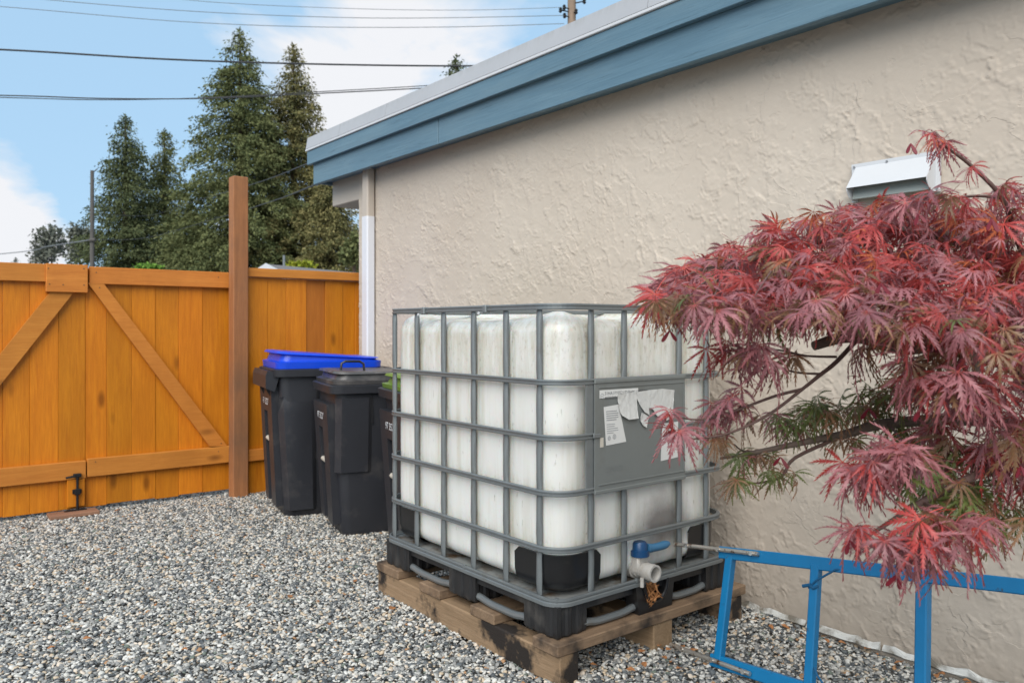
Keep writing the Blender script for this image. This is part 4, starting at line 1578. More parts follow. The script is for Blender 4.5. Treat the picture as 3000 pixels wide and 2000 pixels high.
fn = Vector((1, 0, -lean)).normalized()
upv = Vector((lean, 0, 1)).normalized()
part('rail', bar(A0, A2, .028, .045, upv), BLUE_PAINT, fr)
part('rail', bar(B0, B2, .028, .045, upv), BLUE_PAINT, fr)
rg_ = []
for (u1, v1, u2, v2, w) in ((2141, 1630, 2108, 1915, .034), (2392, 1662, 2372, 2000, .034), (2706, 1702, 2702, 2000, .040)):
    p, q = onf(u1, v1), onf(u2, v2)
    d = (q - p).normalized()
    # run down to the lower rail
    s_ = (B0.z + .012 - p.z) / d.z
    q = p + d * s_
    part('rung', bar(p - d * .01, q, w, w * .9, Vector((0, 1, 0))), BLUE_PAINT, fr)
    rg_.append((p, q))
for (c0, c1, h0, h1) in (((1988, 1594), (2232, 1623), 'p', 's'), ((1975, 1898), (2208, 1985), 'p', 's')):
    e0, e1 = onf(*c0), onf(*c1)
    o_ = -fn * .0225 + Vector((0, 0, .016 if c0[1] > 1800 else 0))
    pin = part('coupling_pin', MB().tube([e0 + o_, e1 + o_], .0085, 12), RUSTY, fr, smooth=True, auto=40)
    dd = (e1 - e0).normalized()
    for t in (.16, .55, .93):
        q = e0 + (e1 - e0) * t + o_
        part('bolt', MB().tube([q + fn * .004 - dd * 0, q - fn * .0115], .0088, 10), RUSTY, pin, smooth=True, auto=40)
p, q = rg_[1]
br = onf(2375, 1722); b2_ = onf(2400, 1700); b3_ = onf(2455, 1668); b4_ = onf(2482, 1666)
part('hook_rod', MB().tube([br - fn * .012, b2_ - fn * .02, b3_ - fn * .016, b4_ - fn * .004], .0038, 8), ROPE, fr, smooth=True)
part('cord_knot', MB().tube([onf(2376, 1712) - fn * .016, onf(2392, 1722) - fn * .02, onf(2404, 1716) - fn * .016], .0055, 8).tube([onf(2360, 1716) - fn * .018, onf(2385, 1712) - fn * .018], .006, 8), ROPE, fr, smooth=True)
part('hook_rod', MB().tube([onf(2392, 1955) - fn * .012, onf(2402, 1975) - fn * .018, onf(2425, 2010) - fn * .016], .0038, 8), ROPE, fr, smooth=True)


# ================================================================== red maple
def leaf_mat(name, col, tipcol, basecol, rough=.42):
    M = Mat(name)
    at = M.node('ShaderNodeAttribute', attribute_name='along')
    n = M.noise(M.coords(rnd=9), 22, 3)
    c = M.mix(n, tuple(x * .75 for x in col), tuple(min(1, x * 1.2) for x in col))
    c = M.mix(M.ramp(at.outputs['Fac'], [(.55, 0.0), (1.0, .75)]), c, tipcol)
    c = M.mix(M.ramp(at.outputs['Fac'], [(.0, .8), (.18, 0.0)]), c, basecol)
    oi = M.node('ShaderNodeObjectInfo')
    hv = M.node('ShaderNodeHueSaturation')
    tn = M.node('ShaderNodeAttribute', attribute_name='tone')
    vr = M.math('MULTIPLY_ADD', M.math('FRACT', M.math('ADD', oi.outputs['Random'], tn.outputs['Fac'])), .6); vr.node.inputs[2].default_value = .98
    M.l.new(vr, hv.inputs['Value']); M.l.new(c, hv.inputs['Color'])
    M.color(hv.outputs[0])
    M.set(Roughness=rough, Specular_IOR_Level=.55)
    tr = M.node('ShaderNodeBsdfTranslucent')
    M.l.new(hv.outputs[0], tr.inputs['Color'])
    mx_ = M.node('ShaderNodeMixShader'); mx_.inputs[0].default_value = .30
    M.l.new(M.b.outputs[0], mx_.inputs[1]); M.l.new(tr.outputs[0], mx_.inputs[2])
    M.l.new(mx_.outputs[0], M.out.inputs['Surface'])
    return M.m


LEAF = {
    'mauve': leaf_mat('leaf_mauve', (.27, .100, .108), (.19, .055, .055), (.42, .075, .06)),
    'red': leaf_mat('leaf_red', (.32, .045, .040), (.22, .030, .028), (.48, .055, .035)),
    'orange': leaf_mat('leaf_orange', (.36, .085, .028), (.30, .045, .02), (.48, .09, .03)),
    'bronze': leaf_mat('leaf_bronze', (.21, .115, .058), (.20, .075, .04), (.32, .085, .045)),
    'green': leaf_mat('leaf_green', (.115, .145, .040), (.11, .09, .03), (.15, .12, .04)),
}
LK = list(LEAF)
SAMARA = plain('seed_wing_crimson', (.15, .004, .014), .45, 0, .3, 40)
TWIG = plain('maple_twig', (.13, .075, .062), .7, 0, .35, 60, .4)
LIMB = wood('maple_bark', (.12, .09, .072), (.24, .18, .145), 'x', .85, .2, vary=.1, bump=.6)


def make_leaf(seed):
    r_ = random.Random(seed)
    V, F, T = [], [], []
    nl = r_.choice((6, 7, 7, 8))
    droop = r_.uniform(.25, .85)
    sprd = r_.uniform(62, 112)
    for k in range(nl):
        ph = R(-sprd + 2 * sprd * k / (nl - 1)) + r_.uniform(-.09, .09)
        rel = 1 - .38 * abs(ph / R(sprd)) ** 1.3
        ln = rel * r_.uniform(.86, 1.08)
        sweep = -ph * r_.uniform(.18, .34)
        dr = droop * r_.uniform(.7, 1.35)
        twist = r_.uniform(-.5, .5)
        n = 9
        cs, ds_ = [], []
        x = y = 0.0
        a = ph
        for i in range(n + 1):
            s = i / n
            z = -dr * (s * ln) ** 2 * (1.1 - .25 * s) + .06 * math.sin(math.pi * s)
            cs.append(Vector((x, y, z)))
            ds_.append(Vector((math.cos(a), math.sin(a), 0)))
            x += math.cos(a) * ln / n * (1 - .32 * dr * s); y += math.sin(a) * ln / n * (1 - .32 * dr * s)
            a = ph + sweep * s * s + .12 * math.sin(s * 5 + k)
        base = len(V)
        for i in range(n + 1):
            s = i / n
            wc = (.005 + .0115 * math.sin(math.pi * min(1, s * 1.02)) ** .8 * (1 - .35 * s)) * (.0 if i == n else 1)
            nrm = Vector((-ds_[i].y, ds_[i].x, 0))
            tw = Vector((0, 0, 1)) * math.sin(twist * s) * .8
            sd = (nrm + tw).normalized()
            V.append(cs[i] + sd * wc + Vector((0, 0, .012 * (1 - s)))); V.append(cs[i] - sd * wc + Vector((0, 0, .012 * (1 - s))))
            T += [s * ln, s * ln]
        for i in range(n):
            F.append((base + 2 * i, base + 2 * i + 2, base + 2 * i + 3, base + 2 * i + 1))
        for i in range(1, n):
            s = (i + .5) / n
            tl = .072 * math.sin(math.pi * min(1, s ** .75)) * r_.uniform(.7, 1.2) * (.6 + .4 * rel)
            j = min(n, i + 1)
            c = cs[j]
            nrm = Vector((-ds_[i].y, ds_[i].x, 0))
            tw = Vector((0, 0, 1)) * math.sin(twist * s) * .8
            sd = (nrm + tw).normalized()
            fw = ds_[i] * .055
            for sg, o_ in ((1, 0), (-1, 1)):
                V.append(c + sd * sg * (tl + .008) + fw - Vector((0, 0, .015)))
                T.append(min(1, s * ln + .22))
                F.append((base + 2 * i + o_, base + 2 * j + o_, len(V) - 1) if sg > 0 else (base + 2 * j + o_, base + 2 * i + o_, len(V) - 1))
    # leaf stalk
    b = len(V)
    for i in range(4):
        s = i / 3
        c = Vector((-.42 * s, .0, .02 - .22 * s * s))
        for m in range(3):
            t = 2 * math.pi * m / 3
            V.append(c + Vector((0, math.cos(t), math.sin(t))) * .008); T.append(0.0)
    for i in range(3):
        for m in range(3):
            q = (m + 1) % 3
            F.append((b + i * 3 + m, b + i * 3 + q, b + i * 3 + 3 + q, b + i * 3 + 3 + m))
    return V, F, T


LEAVES = [make_leaf(s) for s in range(16)]
leaf_me = []
for (V, F, T) in LEAVES:
    me = bpy.data.meshes.new('leaf')
    me.from_pydata([tuple(v) for v in V], [], F)
    at = me.attributes.new('along', 'FLOAT', 'POINT'); at.data.foreach_set('value', T)
    me.materials.append(None)
    leaf_me.append(me)

tr0 = Vector((2.02, .36, 0))
maple = thing('japanese_maple', 'red laceleaf maple with finely cut drooping leaves beside the stucco wall', 'tree', tr0)
PAL = {
    'top': (('mauve', .46), ('red', .40), ('orange', .05), ('bronze', .09)),
    'pink': (('mauve', .80), ('red', .15), ('bronze', .05)),
    'under': (('mauve', .48), ('bronze', .36), ('green', .04), ('red', .12)),
    'green': (('green', .58), ('bronze', .42)),
    'bronzed': (('bronze', .5), ('green', .28), ('mauve', .22)),
}


def pick(pal):
    x = random.random(); a = 0
    for k, w in PAL[pal]:
        a += w
        if x < a:
            return k
    return PAL[pal][0][0]


Fv, Rv = Vector((SN, CS, 0)), Vector((CS, -SN, 0))
spec = []        # (pos, dir, up, len, kind)


def put(u, v, d, pal, size, az=None, pitch=None, roll=None):
    p = atd(u, v, d)
    a = random.gauss(R(200), R(55)) if az is None else az      # 180 = picture left, 270 = towards the camera
    pt = -abs(random.gauss(R(24), R(16))) if pitch is None else pitch
    h = Rv * math.cos(a) + Fv * math.sin(a)
    X = (h * math.cos(pt) + Vector((0, 0, math.sin(pt)))).normalized()
    Z = Vector((0, 0, 1)) - X * X.z
    Z.normalize()
    Y = Z.cross(X)
    rl = random.gauss(0, .55) if roll is None else roll
    Z = (Z * math.cos(rl) + Y * math.sin(rl)).normalized()
    spec.append((p, X, Z, size * random.uniform(.82, 1.18), pick(pal), u, v, d))


def interp(t, pts):
    for i in range(len(pts) - 1):
        if pts[i][0] <= t <= pts[i + 1][0]:
            f = (t - pts[i][0]) / (pts[i + 1][0] - pts[i][0])
            return pts[i][1] + (pts[i + 1][1] - pts[i][1]) * f
    return pts[-1][1]


TOP = [(1890, 880), (1930, 830), (2000, 775), (2080, 748), (2180, 695), (2300, 640), (2450, 605), (2560, 598), (2700, 590), (2850, 575), (3000, 545), (3300, 540)]
BOT = [(1890, 890), (2000, 890), (2100, 915), (2230, 950), (2350, 930), (2500, 945), (2700, 975), (2850, 1005), (3000, 1080), (3300, 1160)]
canopy_twig = []
for k in range(1350):
    u = 1915 + (3280 - 1915) * random.random() ** .92
    t = random.random() ** .95
    a, b = interp(u, TOP), interp(u, BOT)
    v = a + (b - a) * t
    d = 2.02 - .42 * t + random.uniform(-.16, .16) - .04 * (u - 1890) / 1000
    az = random.gauss(R(202), R(52))
    put(u, v, d, 'top' if t < .72 else 'under', random.uniform(.050, .090), az=az, pitch=random.gauss(R(-30), R(20)) if u > 2060 else -abs(random.gauss(R(48), R(12))))
    if k % 14 == 0:
        canopy_twig.append((u, v, d))
# sprays below and around (u, v, half-width, half-height, depth, count, palette, size)
for (u, v, su, sv, d, n, pal, sz) in (
        (2235, 1040, 55, 26, 1.62, 7, 'pink', .095), (2150, 1010, 60, 20, 1.75, 8, 'under', .09), (2330, 1050, 30, 25, 1.68, 3, 'under', .085),
        (2545, 1010, 25, 12, 1.66, 4, 'under', .10), (2655, 1060, 30, 14, 1.62, 4, 'pink', .105), (2760, 1020, 60, 30, 1.65, 8, 'under', .10),
        (2170, 1180, 60, 30, 1.70, 8, 'pink', .085), (1955, 1205, 10, 8, 1.62, 3, 'top', .078), (1990, 1262, 6, 5, 1.58, 3, 'pink', .088),
        (2075, 1215, 30, 12, 1.68, 4, 'under', .075), (2120, 1285, 25, 18, 1.70, 5, 'bronzed', .075),
        (2300, 1235, 70, 22, 1.88, 13, 'bronzed', .082), (2430, 1200, 90, 30, 1.92, 20, 'green', .085), (2560, 1160, 80, 40, 1.95, 20, 'green', .085),
        (2690, 1120, 80, 40, 2.0, 16, 'green', .085), (2480, 1290, 50, 16, 1.9, 8, 'green', .075), (2640, 1270, 70, 40, 1.95, 18, 'green', .085),
        (2210, 1330, 70, 14, 1.85, 10, 'bronzed', .075), (2300, 1385, 50, 14, 1.84, 7, 'bronzed', .075), (2175, 1405, 35, 10, 1.8, 6, 'bronzed', .078),
        (2800, 1125, 110, 28, 1.52, 13, 'pink', .112), (2900, 1130, 70, 40, 1.6, 9, 'pink', .11), (2960, 1230, 60, 50, 1.65, 10, 'under', .10),
        (2620, 1330, 90, 28, 1.55, 13, 'pink', .105), (2540, 1370, 60, 26, 1.53, 9, 'pink', .10), (2700, 1370, 50, 40, 1.6, 9, 'bronzed', .10),
        (2780, 1340, 60, 50, 1.75, 11, 'bronzed', .10), (2740, 1230, 50, 30, 1.72, 8, 'under', .10),
        (2505, 1545, 22, 16, 1.50, 5, 'pink', .085), (2730, 1525, 60, 22, 1.48, 8, 'pink', .105), (2840, 1540, 45, 30, 1.52, 6, 'pink', .10),
        (2640, 1590, 55, 20, 1.44, 8, 'pink', .10), (2740, 1600, 40, 20, 1.45, 5, 'pink', .105), (2700, 1560, 60, 30, 1.5, 5, 'under', .10),
        (2800, 1450, 70, 45, 1.66, 12, 'green', .10), (2900, 1440, 70, 55, 1.75, 14, 'green', .10), (2970, 1380, 50, 60, 1.7, 9, 'under', .10),
        (2960, 1520, 50, 40, 1.72, 9, 'green', .10), (2920, 1300, 70, 40, 1.7, 9, 'under', .10), (3080, 1300, 60, 160, 1.75, 24, 'under', .10), (3090, 1120, 60, 80, 1.65, 14, 'pink', .105),
        (2718, 392, 26, 8, 1.72, 4, 'top', .075), (2785, 412, 30, 10, 1.74, 4, 'top', .072), (2852, 492, 14, 8, 1.76, 2, 'top', .065), (2960, 540, 40, 14, 1.75, 4, 'top', .08),
        (2640, 590, 50, 12, 1.8, 8, 'top', .09), (2760, 570, 60, 16, 1.8, 9, 'top', .09)):
    for _ in range(max(2, int(n * (1.35 if pal == 'pink' else 1.1)))):
        put(u + random.gauss(0, .65) * su, v + random.gauss(0, .65) * sv, d + random.uniform(-.07, .07), pal, sz * random.uniform(.72, 1.0),
            az=random.gauss(R(215), R(60)), pitch=-abs(random.gauss(R(38), R(20))))

vis = sorted(range(len(spec)), key=lambda i: -((spec[i][3] / spec[i][7]) if -40 < spec[i][5] < 3040 and 200 < spec[i][6] < 1950 else 0))
# the nearest ones that show largest are parts of their own; the rest is one mass
single = set(vis[:296])
sv, sf, stt, smi, stn = [], [], [], [], []
for i, (p, X, Z, s, kind, u, v, d) in enumerate(spec):
    Y = Z.cross(X)
    M_ = Matrix(((X.x, Y.x, Z.x, 0), (X.y, Y.y, Z.y, 0), (X.z, Y.z, Z.z, 0), (0, 0, 0, 1)))
    k = random.randrange(len(LEAVES))
    if i in single:
        o = bpy.data.objects.new('leaf', leaf_me[k]); COL.objects.link(o)
        o.parent = maple
        o.matrix_local = Matrix.Translation(p - tr0) @ M_ @ Matrix.Scale(s, 4)
        o.material_slots[0].link = 'OBJECT'
        o.material_slots[0].material = LEAF[kind]
    else:
        V, F, T = LEAVES[k]
        b = len(sv)
        Ms = Matrix.Translation(p - tr0) @ M_ @ Matrix.Scale(s, 4)
        sv += [tuple(Ms @ q) for q in V]
        sf += [tuple(x + b for x in f) for f in F]
        stt += T
        stn += [random.random()] * len(V)
        smi += [LK.index(kind)] * len(F)
me = bpy.data.meshes.new('foliage')
me.from_pydata(sv, [], sf)
at = me.attributes.new('along', 'FLOAT', 'POINT'); at.data.foreach_set('value', stt)
at = me.attributes.new('tone', 'FLOAT', 'POINT'); at.data.foreach_set('value', stn)
for k in LK:
    me.materials.append(LEAF[k])
me.polygons.foreach_set('material_index', smi)
fo = bpy.data.objects.new('foliage', me); COL.objects.link(fo); fo.parent = maple
fo['kind'] = 'stuff'

# trunk, limbs, twigs


def smooth_path(pts, n=5):
    pts = [Vector(p) for p in pts]
    if len(pts) < 3:
        return pts
    out = []
    for i in range(len(pts) - 1):
        p0 = pts[max(0, i - 1)]; p1 = pts[i]; p2 = pts[i + 1]; p3 = pts[min(len(pts) - 1, i + 2)]
        for k in range(n):
            t = k / n
            out.append(.5 * ((2 * p1) + (p2 - p0) * t + (2 * p0 - 5 * p1 + 4 * p2 - p3) * t * t + (3 * p1 - p0 - 3 * p2 + p3) * t ** 3))
    out.append(pts[-1])
    return out


def limb(name, pix, r0, r1, mat, n=8):
    pts = smooth_path([atd(*q) if isinstance(q[0], (int, float)) and len(q) == 3 and q[0] > 50 else Vector(q) for q in pix])
    m = len(pts)
    rr = [r0 + (r1 - r0) * i / (m - 1) for i in range(m)]
    return part(name, MB().tube(pts, rr, n), mat, maple, smooth=True, auto=60)


crown_base = Vector((2.02, .42, .78))
limb('trunk', [(tr0.x, tr0.y, -.05), (2.03, .38, .3), (2.0, .40, .55), tuple(crown_base)], .055, .040, LIMB, 12)
cb = tuple(crown_base)
limb('branch', [cb, (3080, 1180, 1.85), (2960, 1060, 1.9), (2760, 1010, 1.88), (2640, 1015, 1.84), (2500, 985, 1.80), (2384, 1013, 1.78)], .034, .0105, LIMB, 10)
limb('branch', [cb, (3060, 1000, 1.95), (2960, 780, 1.95), (2800, 700, 1.9), (2560, 680, 1.92), (2330, 720, 1.92), (2150, 780, 1.9), (2000, 850, 1.88)], .026, .004, LIMB, 8)
limb('branch', [cb, (3060, 900, 1.8), (2980, 700, 1.85), (2935, 580, 1.80), (2850, 490, 1.78), (2785, 440, 1.76), (2735, 400, 1.74)], .009, .0018, TWIG, 8)
limb('branch', [cb, (3040, 1280, 1.9), (2850, 1230, 1.95), (2600, 1240, 1.92), (2480, 1270, 1.90), (2380, 1290, 1.88), (2210, 1325, 1.84), (2110, 1342, 1.82)], .020, .0028, LIMB, 8)
limb('branch', [cb, (3050, 1330, 1.75), (2900, 1370, 1.68), (2860, 1390, 1.66), (2700, 1470, 1.6), (2620, 1520, 1.56), (2532, 1576, 1.53)], .016, .0028, TWIG, 8)
limb('branch', [cb, (3060, 1100, 1.7), (2950, 1000, 1.68), (2830, 930, 1.66), (2845, 1020, 1.62), (2862, 1085, 1.6), (2820, 1120, 1.56)], .018, .005, LIMB, 8)
limb('twig', [(2520, 985, 1.80), (2450, 1060, 1.77), (2400, 1100, 1.74), (2350, 1140, 1.72), (2250, 1215, 1.68), (2130, 1270, 1.64), (2015, 1287, 1.60)], .0055, .0018, TWIG, 6)
limb('twig', [(2350, 1140, 1.72), (2270, 1160, 1.71), (2160, 1200, 1.69), (2060, 1228, 1.66), (1985, 1222, 1.63)], .0040, .0015, TWIG, 6)
limb('twig', [(2405, 1095, 1.74), (2330, 1090, 1.72), (2250, 1065, 1.66)], .0032, .0016, TWIG, 6)
limb('twig', [(2450, 1045, 1.77), (2360, 1042, 1.75), (2280, 1025, 1.7), (2160, 1020, 1.76)], .0034, .0016, TWIG, 6)
limb('twig', [(2480, 1272, 1.90), (2330, 1340, 1.86), (2290, 1395, 1.84), (2215, 1415, 1.82), (2150, 1410, 1.8)], .0048, .0016, TWIG, 6)
limb('twig', [(2380, 1290, 1.88), (2200, 1322, 1.85), (2150, 1300, 1.83)], .003, .0014, TWIG, 6)
limb('twig', [(2700, 1470, 1.6), (2760, 1500, 1.54), (2740, 1540, 1.5), (2660, 1580, 1.46)], .0036, .0016, TWIG, 6)
limb('twig', [(2600, 1240, 1.92), (2640, 1290, 1.75), (2620, 1330, 1.58)], .0036, .0018, TWIG, 6)
limb('twig', [(2935, 580, 1.80), (2840, 575, 1.82), (2700, 600, 1.84), (2560, 610, 1.86)], .0042, .0016, TWIG, 6)
src = [(2960, 780, 1.95), (2800, 700, 1.9), (2560, 680, 1.92), (2330, 720, 1.92), (2150, 780, 1.9), (2640, 1015, 1.84), (2760, 1010, 1.88), (2500, 985, 1.8)]
for (u, v, d) in canopy_twig:
    s0 = min(src, key=lambda q: (q[0] - u - 90) ** 2 + (q[1] - v) ** 2)
    limb('twig', [s0, ((s0[0] + u) / 2, (s0[1] + v) / 2 - 14, (s0[2] + d) / 2), (u, v, d)], .0032, .0012, TWIG, 5)
# winged seeds
for (u, v, d) in ((1962, 968, 1.62), (2192, 962, 1.58), (2450, 945, 1.60), (2690, 625, 1.6), (2905, 640, 1.6), (2815, 1050, 1.5), (2735, 1010, 1.58),
                  (2545, 1195, 1.8), (2287, 1338, 1.78), (2488, 1580, 1.46), (2632, 1680, 1.40), (2845, 1175, 1.44), (2990, 1365, 1.55), (2668, 420, 1.66),
                  (2700, 1190, 1.5), (2330, 905, 1.6), (2580, 830, 1.55), (2890, 900, 1.5)):
    p = atd(u, v, d)
    mb = MB()
    for sg in (-1, 1):
        a = R(-90 + sg * random.uniform(12, 40))
        dr_ = Rv * math.cos(a) + Vector((0, 0, math.sin(a))) - Fv * random.uniform(-.3, .3)
        dr_.normalize()
        wv = dr_.cross(Fv).normalized()
        L_ = random.uniform(.024, .032)
        n = 12
        ol_ = []
        for k in range(n):
            t = 2 * math.pi * k / n
            s = (1 - math.cos(t)) / 2
            ol_.append(p + dr_ * L_ * s + wv * math.sin(t) * L_ * (.07 + .12 * s))
        nrm = dr_.cross(wv) * .0009
        vs = [q + nrm for q in ol_] + [q - nrm for q in ol_]
        mb.add(vs, [tuple(range(n)), tuple(range(2 * n - 1, n - 1, -1))] + [(k, k + n, (k + 1) % n + n, (k + 1) % n) for k in range(n)])
    part('winged_seed', mb, SAMARA, maple)

# ================================================================== fallen leaves on the gravel
DRY2 = plain('dry_leaf', (.33, .14, .05), .8, 0, .5, 60)
rl = random.Random(17)
spots = [(u, v, 0) for (u, v) in ((363, 1605), (770, 1655), (880, 1610), (965, 1826), (930, 1760), (850, 1745), (70, 1546), (345, 1493), (1000, 1640), (150, 1895), (255, 1868),
         (620, 1700), (1150, 1780), (540, 1900), (455, 1770), (1040, 1700))]
spots += [(rl.uniform(1720, 2040), rl.uniform(1880, 1960), 1) for _ in range(12)]
spots += [(2200 + 800 * t, 1790 + 210 * t + rl.uniform(0, 34), 2) for t in [rl.random() * .9 for _ in range(16)]]
LL = ('small curled dry brown leaf lying on the open gravel before the gate', 'dry brown leaf on the gravel at the near side of the timber pallet', 'dry brown leaf on the gravel along the foot of the stucco wall')
LG = ('dry leaves on the open gravel', 'dry leaves by the pallet', 'dry leaves along the wall')
for k, (u, v, w_) in enumerate(spots):
    p = atz(u, v, .018 if w_ < 2 else -.002)
    if w_ == 2 and p.x > W - .03:
        p.x = W - .03 - .06 * rl.random()
    mb = MB()
    a = random.uniform(0, 6.28); L_ = random.uniform(.010, .022)
    d1 = Vector((math.cos(a), math.sin(a), random.uniform(-.2, .3))) * L_
    d2 = Vector((-math.sin(a), math.cos(a), random.uniform(-.3, .3))) * L_ * .55
    zz = Vector((0, 0, .005))
    top_ = [p - d1, p - d1 * .3 + d2 + zz, p + d1 * .4 + d2 * .8 + zz * .4, p + d1, p + d1 * .4 - d2 * .9 + zz, p - d1 * .3 - d2 + zz * .3, p + zz * .2]
    bot_ = [q - Vector((0, 0, .0012)) for q in top_]
    f_ = [(i, (i + 1) % 6, 6) for i in range(6)]
    mb.add(top_ + bot_, f_ + [(7 + (i + 1) % 6, 7 + i, 13) for i in range(6)] + [(i, 7 + i, 7 + (i + 1) % 6, (i + 1) % 6) for i in range(6)])
    solo('fallen_leaf', mb, DRY2, LL[w_], 'leaf', LG[w_], loc=(p.x, p.y, p.z))


# ================================================================== background trees
def needle_mat(name, a, b, c):
    M = Mat(name)
    g = M.node('ShaderNodeNewGeometry')
    n = M.noise(M.coords(), .9, 4, .6)
    col = M.ramp(g.outputs['Random Per Island'], [(.0, a), (.55, b), (1.0, c)])
    col = M.mix(M.ramp(n, [(.35, 0.0), (.7, .7)]), col, c)
    M.color(col); M.set(Roughness=.75, Specular_IOR_Level=.2)
    return M.m


N1 = needle_mat('cedar_foliage', (.048, .066, .026), (.092, .112, .042), (.155, .162, .062))
N2 = needle_mat('cedar_foliage_brown', (.06, .070, .027), (.125, .126, .046), (.215, .18, .072))
N3 = needle_mat('fir_foliage', (.038, .056, .027), (.072, .094, .040), (.12, .132, .055))
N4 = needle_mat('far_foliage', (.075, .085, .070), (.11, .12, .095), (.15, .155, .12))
N5 = needle_mat('yellow_foliage', (.24, .22, .02), (.34, .31, .02), (.22, .28, .03))
N6 = needle_mat('lime_foliage', (.08, .16, .02), (.12, .24, .03), (.16, .28, .05))


def kites(mb, c, ax, up, l, w):
    sd = ax.cross(up)
    if sd.length < 1e-4:
        sd = Vector((1, 0, 0))
    sd.normalize()
    mb.v += [tuple(c), tuple(c + ax * l * .45 + sd * w), tuple(c + ax * l), tuple(c + ax * l * .45 - sd * w)]
    b = len(mb.v) - 4
    mb.f.append((b, b + 1, b + 2, b + 3))


def conifer(u, vtop, hw, D, mat, label, seed, droop=.35, dens=1.0, bottom=.10, full=.72, z0_=0.0):
    r_ = random.Random(seed)
    top = atd(u, vtop, D)
    base = Vector((top.x, top.y, z0_))
    Ht = top.z - z0_
    Rm = hw / FPX * D
    t = thing('conifer_tree', label, 'tree', base, group='conifers behind the fence')
    part('trunk', MB().tube([base, base + Vector((0, 0, Ht * .5)), base + Vector((0, 0, Ht * .98))], [.28, .2, .03], 8), TRUNK, t, smooth=True)
    mb = MB()
    nb = int(190 * dens * Ht / 16)
    Rm *= 1.28
    for k in range(nb):
        s = (k + r_.random()) / nb                # 0 top .. 1 bottom
        h = Ht * (1 - s * (1 - bottom)) * .995
        prof = min(1, (s / full) ** .78)
        L_ = Rm * prof * r_.uniform(.62, 1.12) + .12
        for q in range(2 if s > .12 else 1):
            az = r_.uniform(0, 2 * math.pi)
            dr_ = Vector((math.cos(az), math.sin(az), 0))
            lift = r_.uniform(-.15, .35)
            m = max(3, int(L_ * 7.0))
            for j in range(m):
                f = (j + r_.random()) / m
                f = f ** .7
                z = lift * L_ * f - droop * L_ * f * f
                p = base + Vector((0, 0, h)) + dr_ * L_ * f + Vector((0, 0, z))
                for _ in range(9):
                    sp = .08 + .13 * (1 - abs(f - .6))
                    c = p + Vector((r_.gauss(0, sp), r_.gauss(0, sp), -abs(r_.gauss(0, .22)) + .05))
                    ax = (dr_ * r_.uniform(.2, .9) + Vector((r_.gauss(0, .4), r_.gauss(0, .4), r_.uniform(-1.0, .1)))).normalized()
                    up = Vector((r_.gauss(0, 1), r_.gauss(0, 1), r_.gauss(0, 1)))
                    kites(mb, c, ax, up, r_.uniform(.10, .26), r_.uniform(.025, .055))
    # leading shoot
    for k in range(60):
        z = r_.random()
        c = base + Vector((r_.gauss(0, .05 + .1 * z), r_.gauss(0, .05 + .1 * z), Ht - z * 1.1))
        kites(mb, c, Vector((r_.gauss(0, .6), r_.gauss(0, .6), .5)).normalized(), Vector((r_.gauss(0, 1), r_.gauss(0, 1), 1)), .25, .05)
    off = base
    me = bpy.data.meshes.new('crown')
    me.from_pydata([(p[0] - off[0], p[1] - off[1], p[2] - off[2]) for p in mb.v], [], mb.f)
    me.materials.append(mat)
    o = bpy.data.objects.new('crown', me); COL.objects.link(o); o.parent = t
    return t


conifer(703, 88, 165, 45, N1, 'tallest dark conifer, its top pointed, behind the brown fence post', 1, dens=1.35, full=.62)
conifer(860, 132, 150, 47, N2, 'tall brownish conifer next to the tallest one, partly behind the roof edge', 2, dens=1.3, full=.7)
conifer(368, 338, 118, 50, N3, 'dark conifer with a blunt top right beside the thin utility pole', 3, dens=1.2, full=.75)
conifer(482, 380, 112, 53, N1, 'slender pointed conifer with open branches between taller ones', 4, dens=1.1, full=.85)
conifer(560, 590, 120, 47, N1, 'low bushy conifer filling the gap behind the gate', 5, dens=1.3, full=.7)
conifer(965, 470, 95, 43, N2, 'short brown-green conifer under the end of the blue eave', 6, dens=1.3, full=.6)
conifer(1336, 165, 90, 42, N3, 'conifer whose tip alone shows over the flat roof', 7, dens=.8, full=.8)
conifer(105, 690, 26, 90, N4, 'small hazy far conifer above the gate plate', 8, dens=.5)
conifer(46, 755, 16, 110, N4, 'tiny far conifer tip above the gate rail', 9, dens=.4)
conifer(1052, 668, 40, 60, N1, 'conifer seen in the gap between the house corner and the beam', 10, dens=.9)


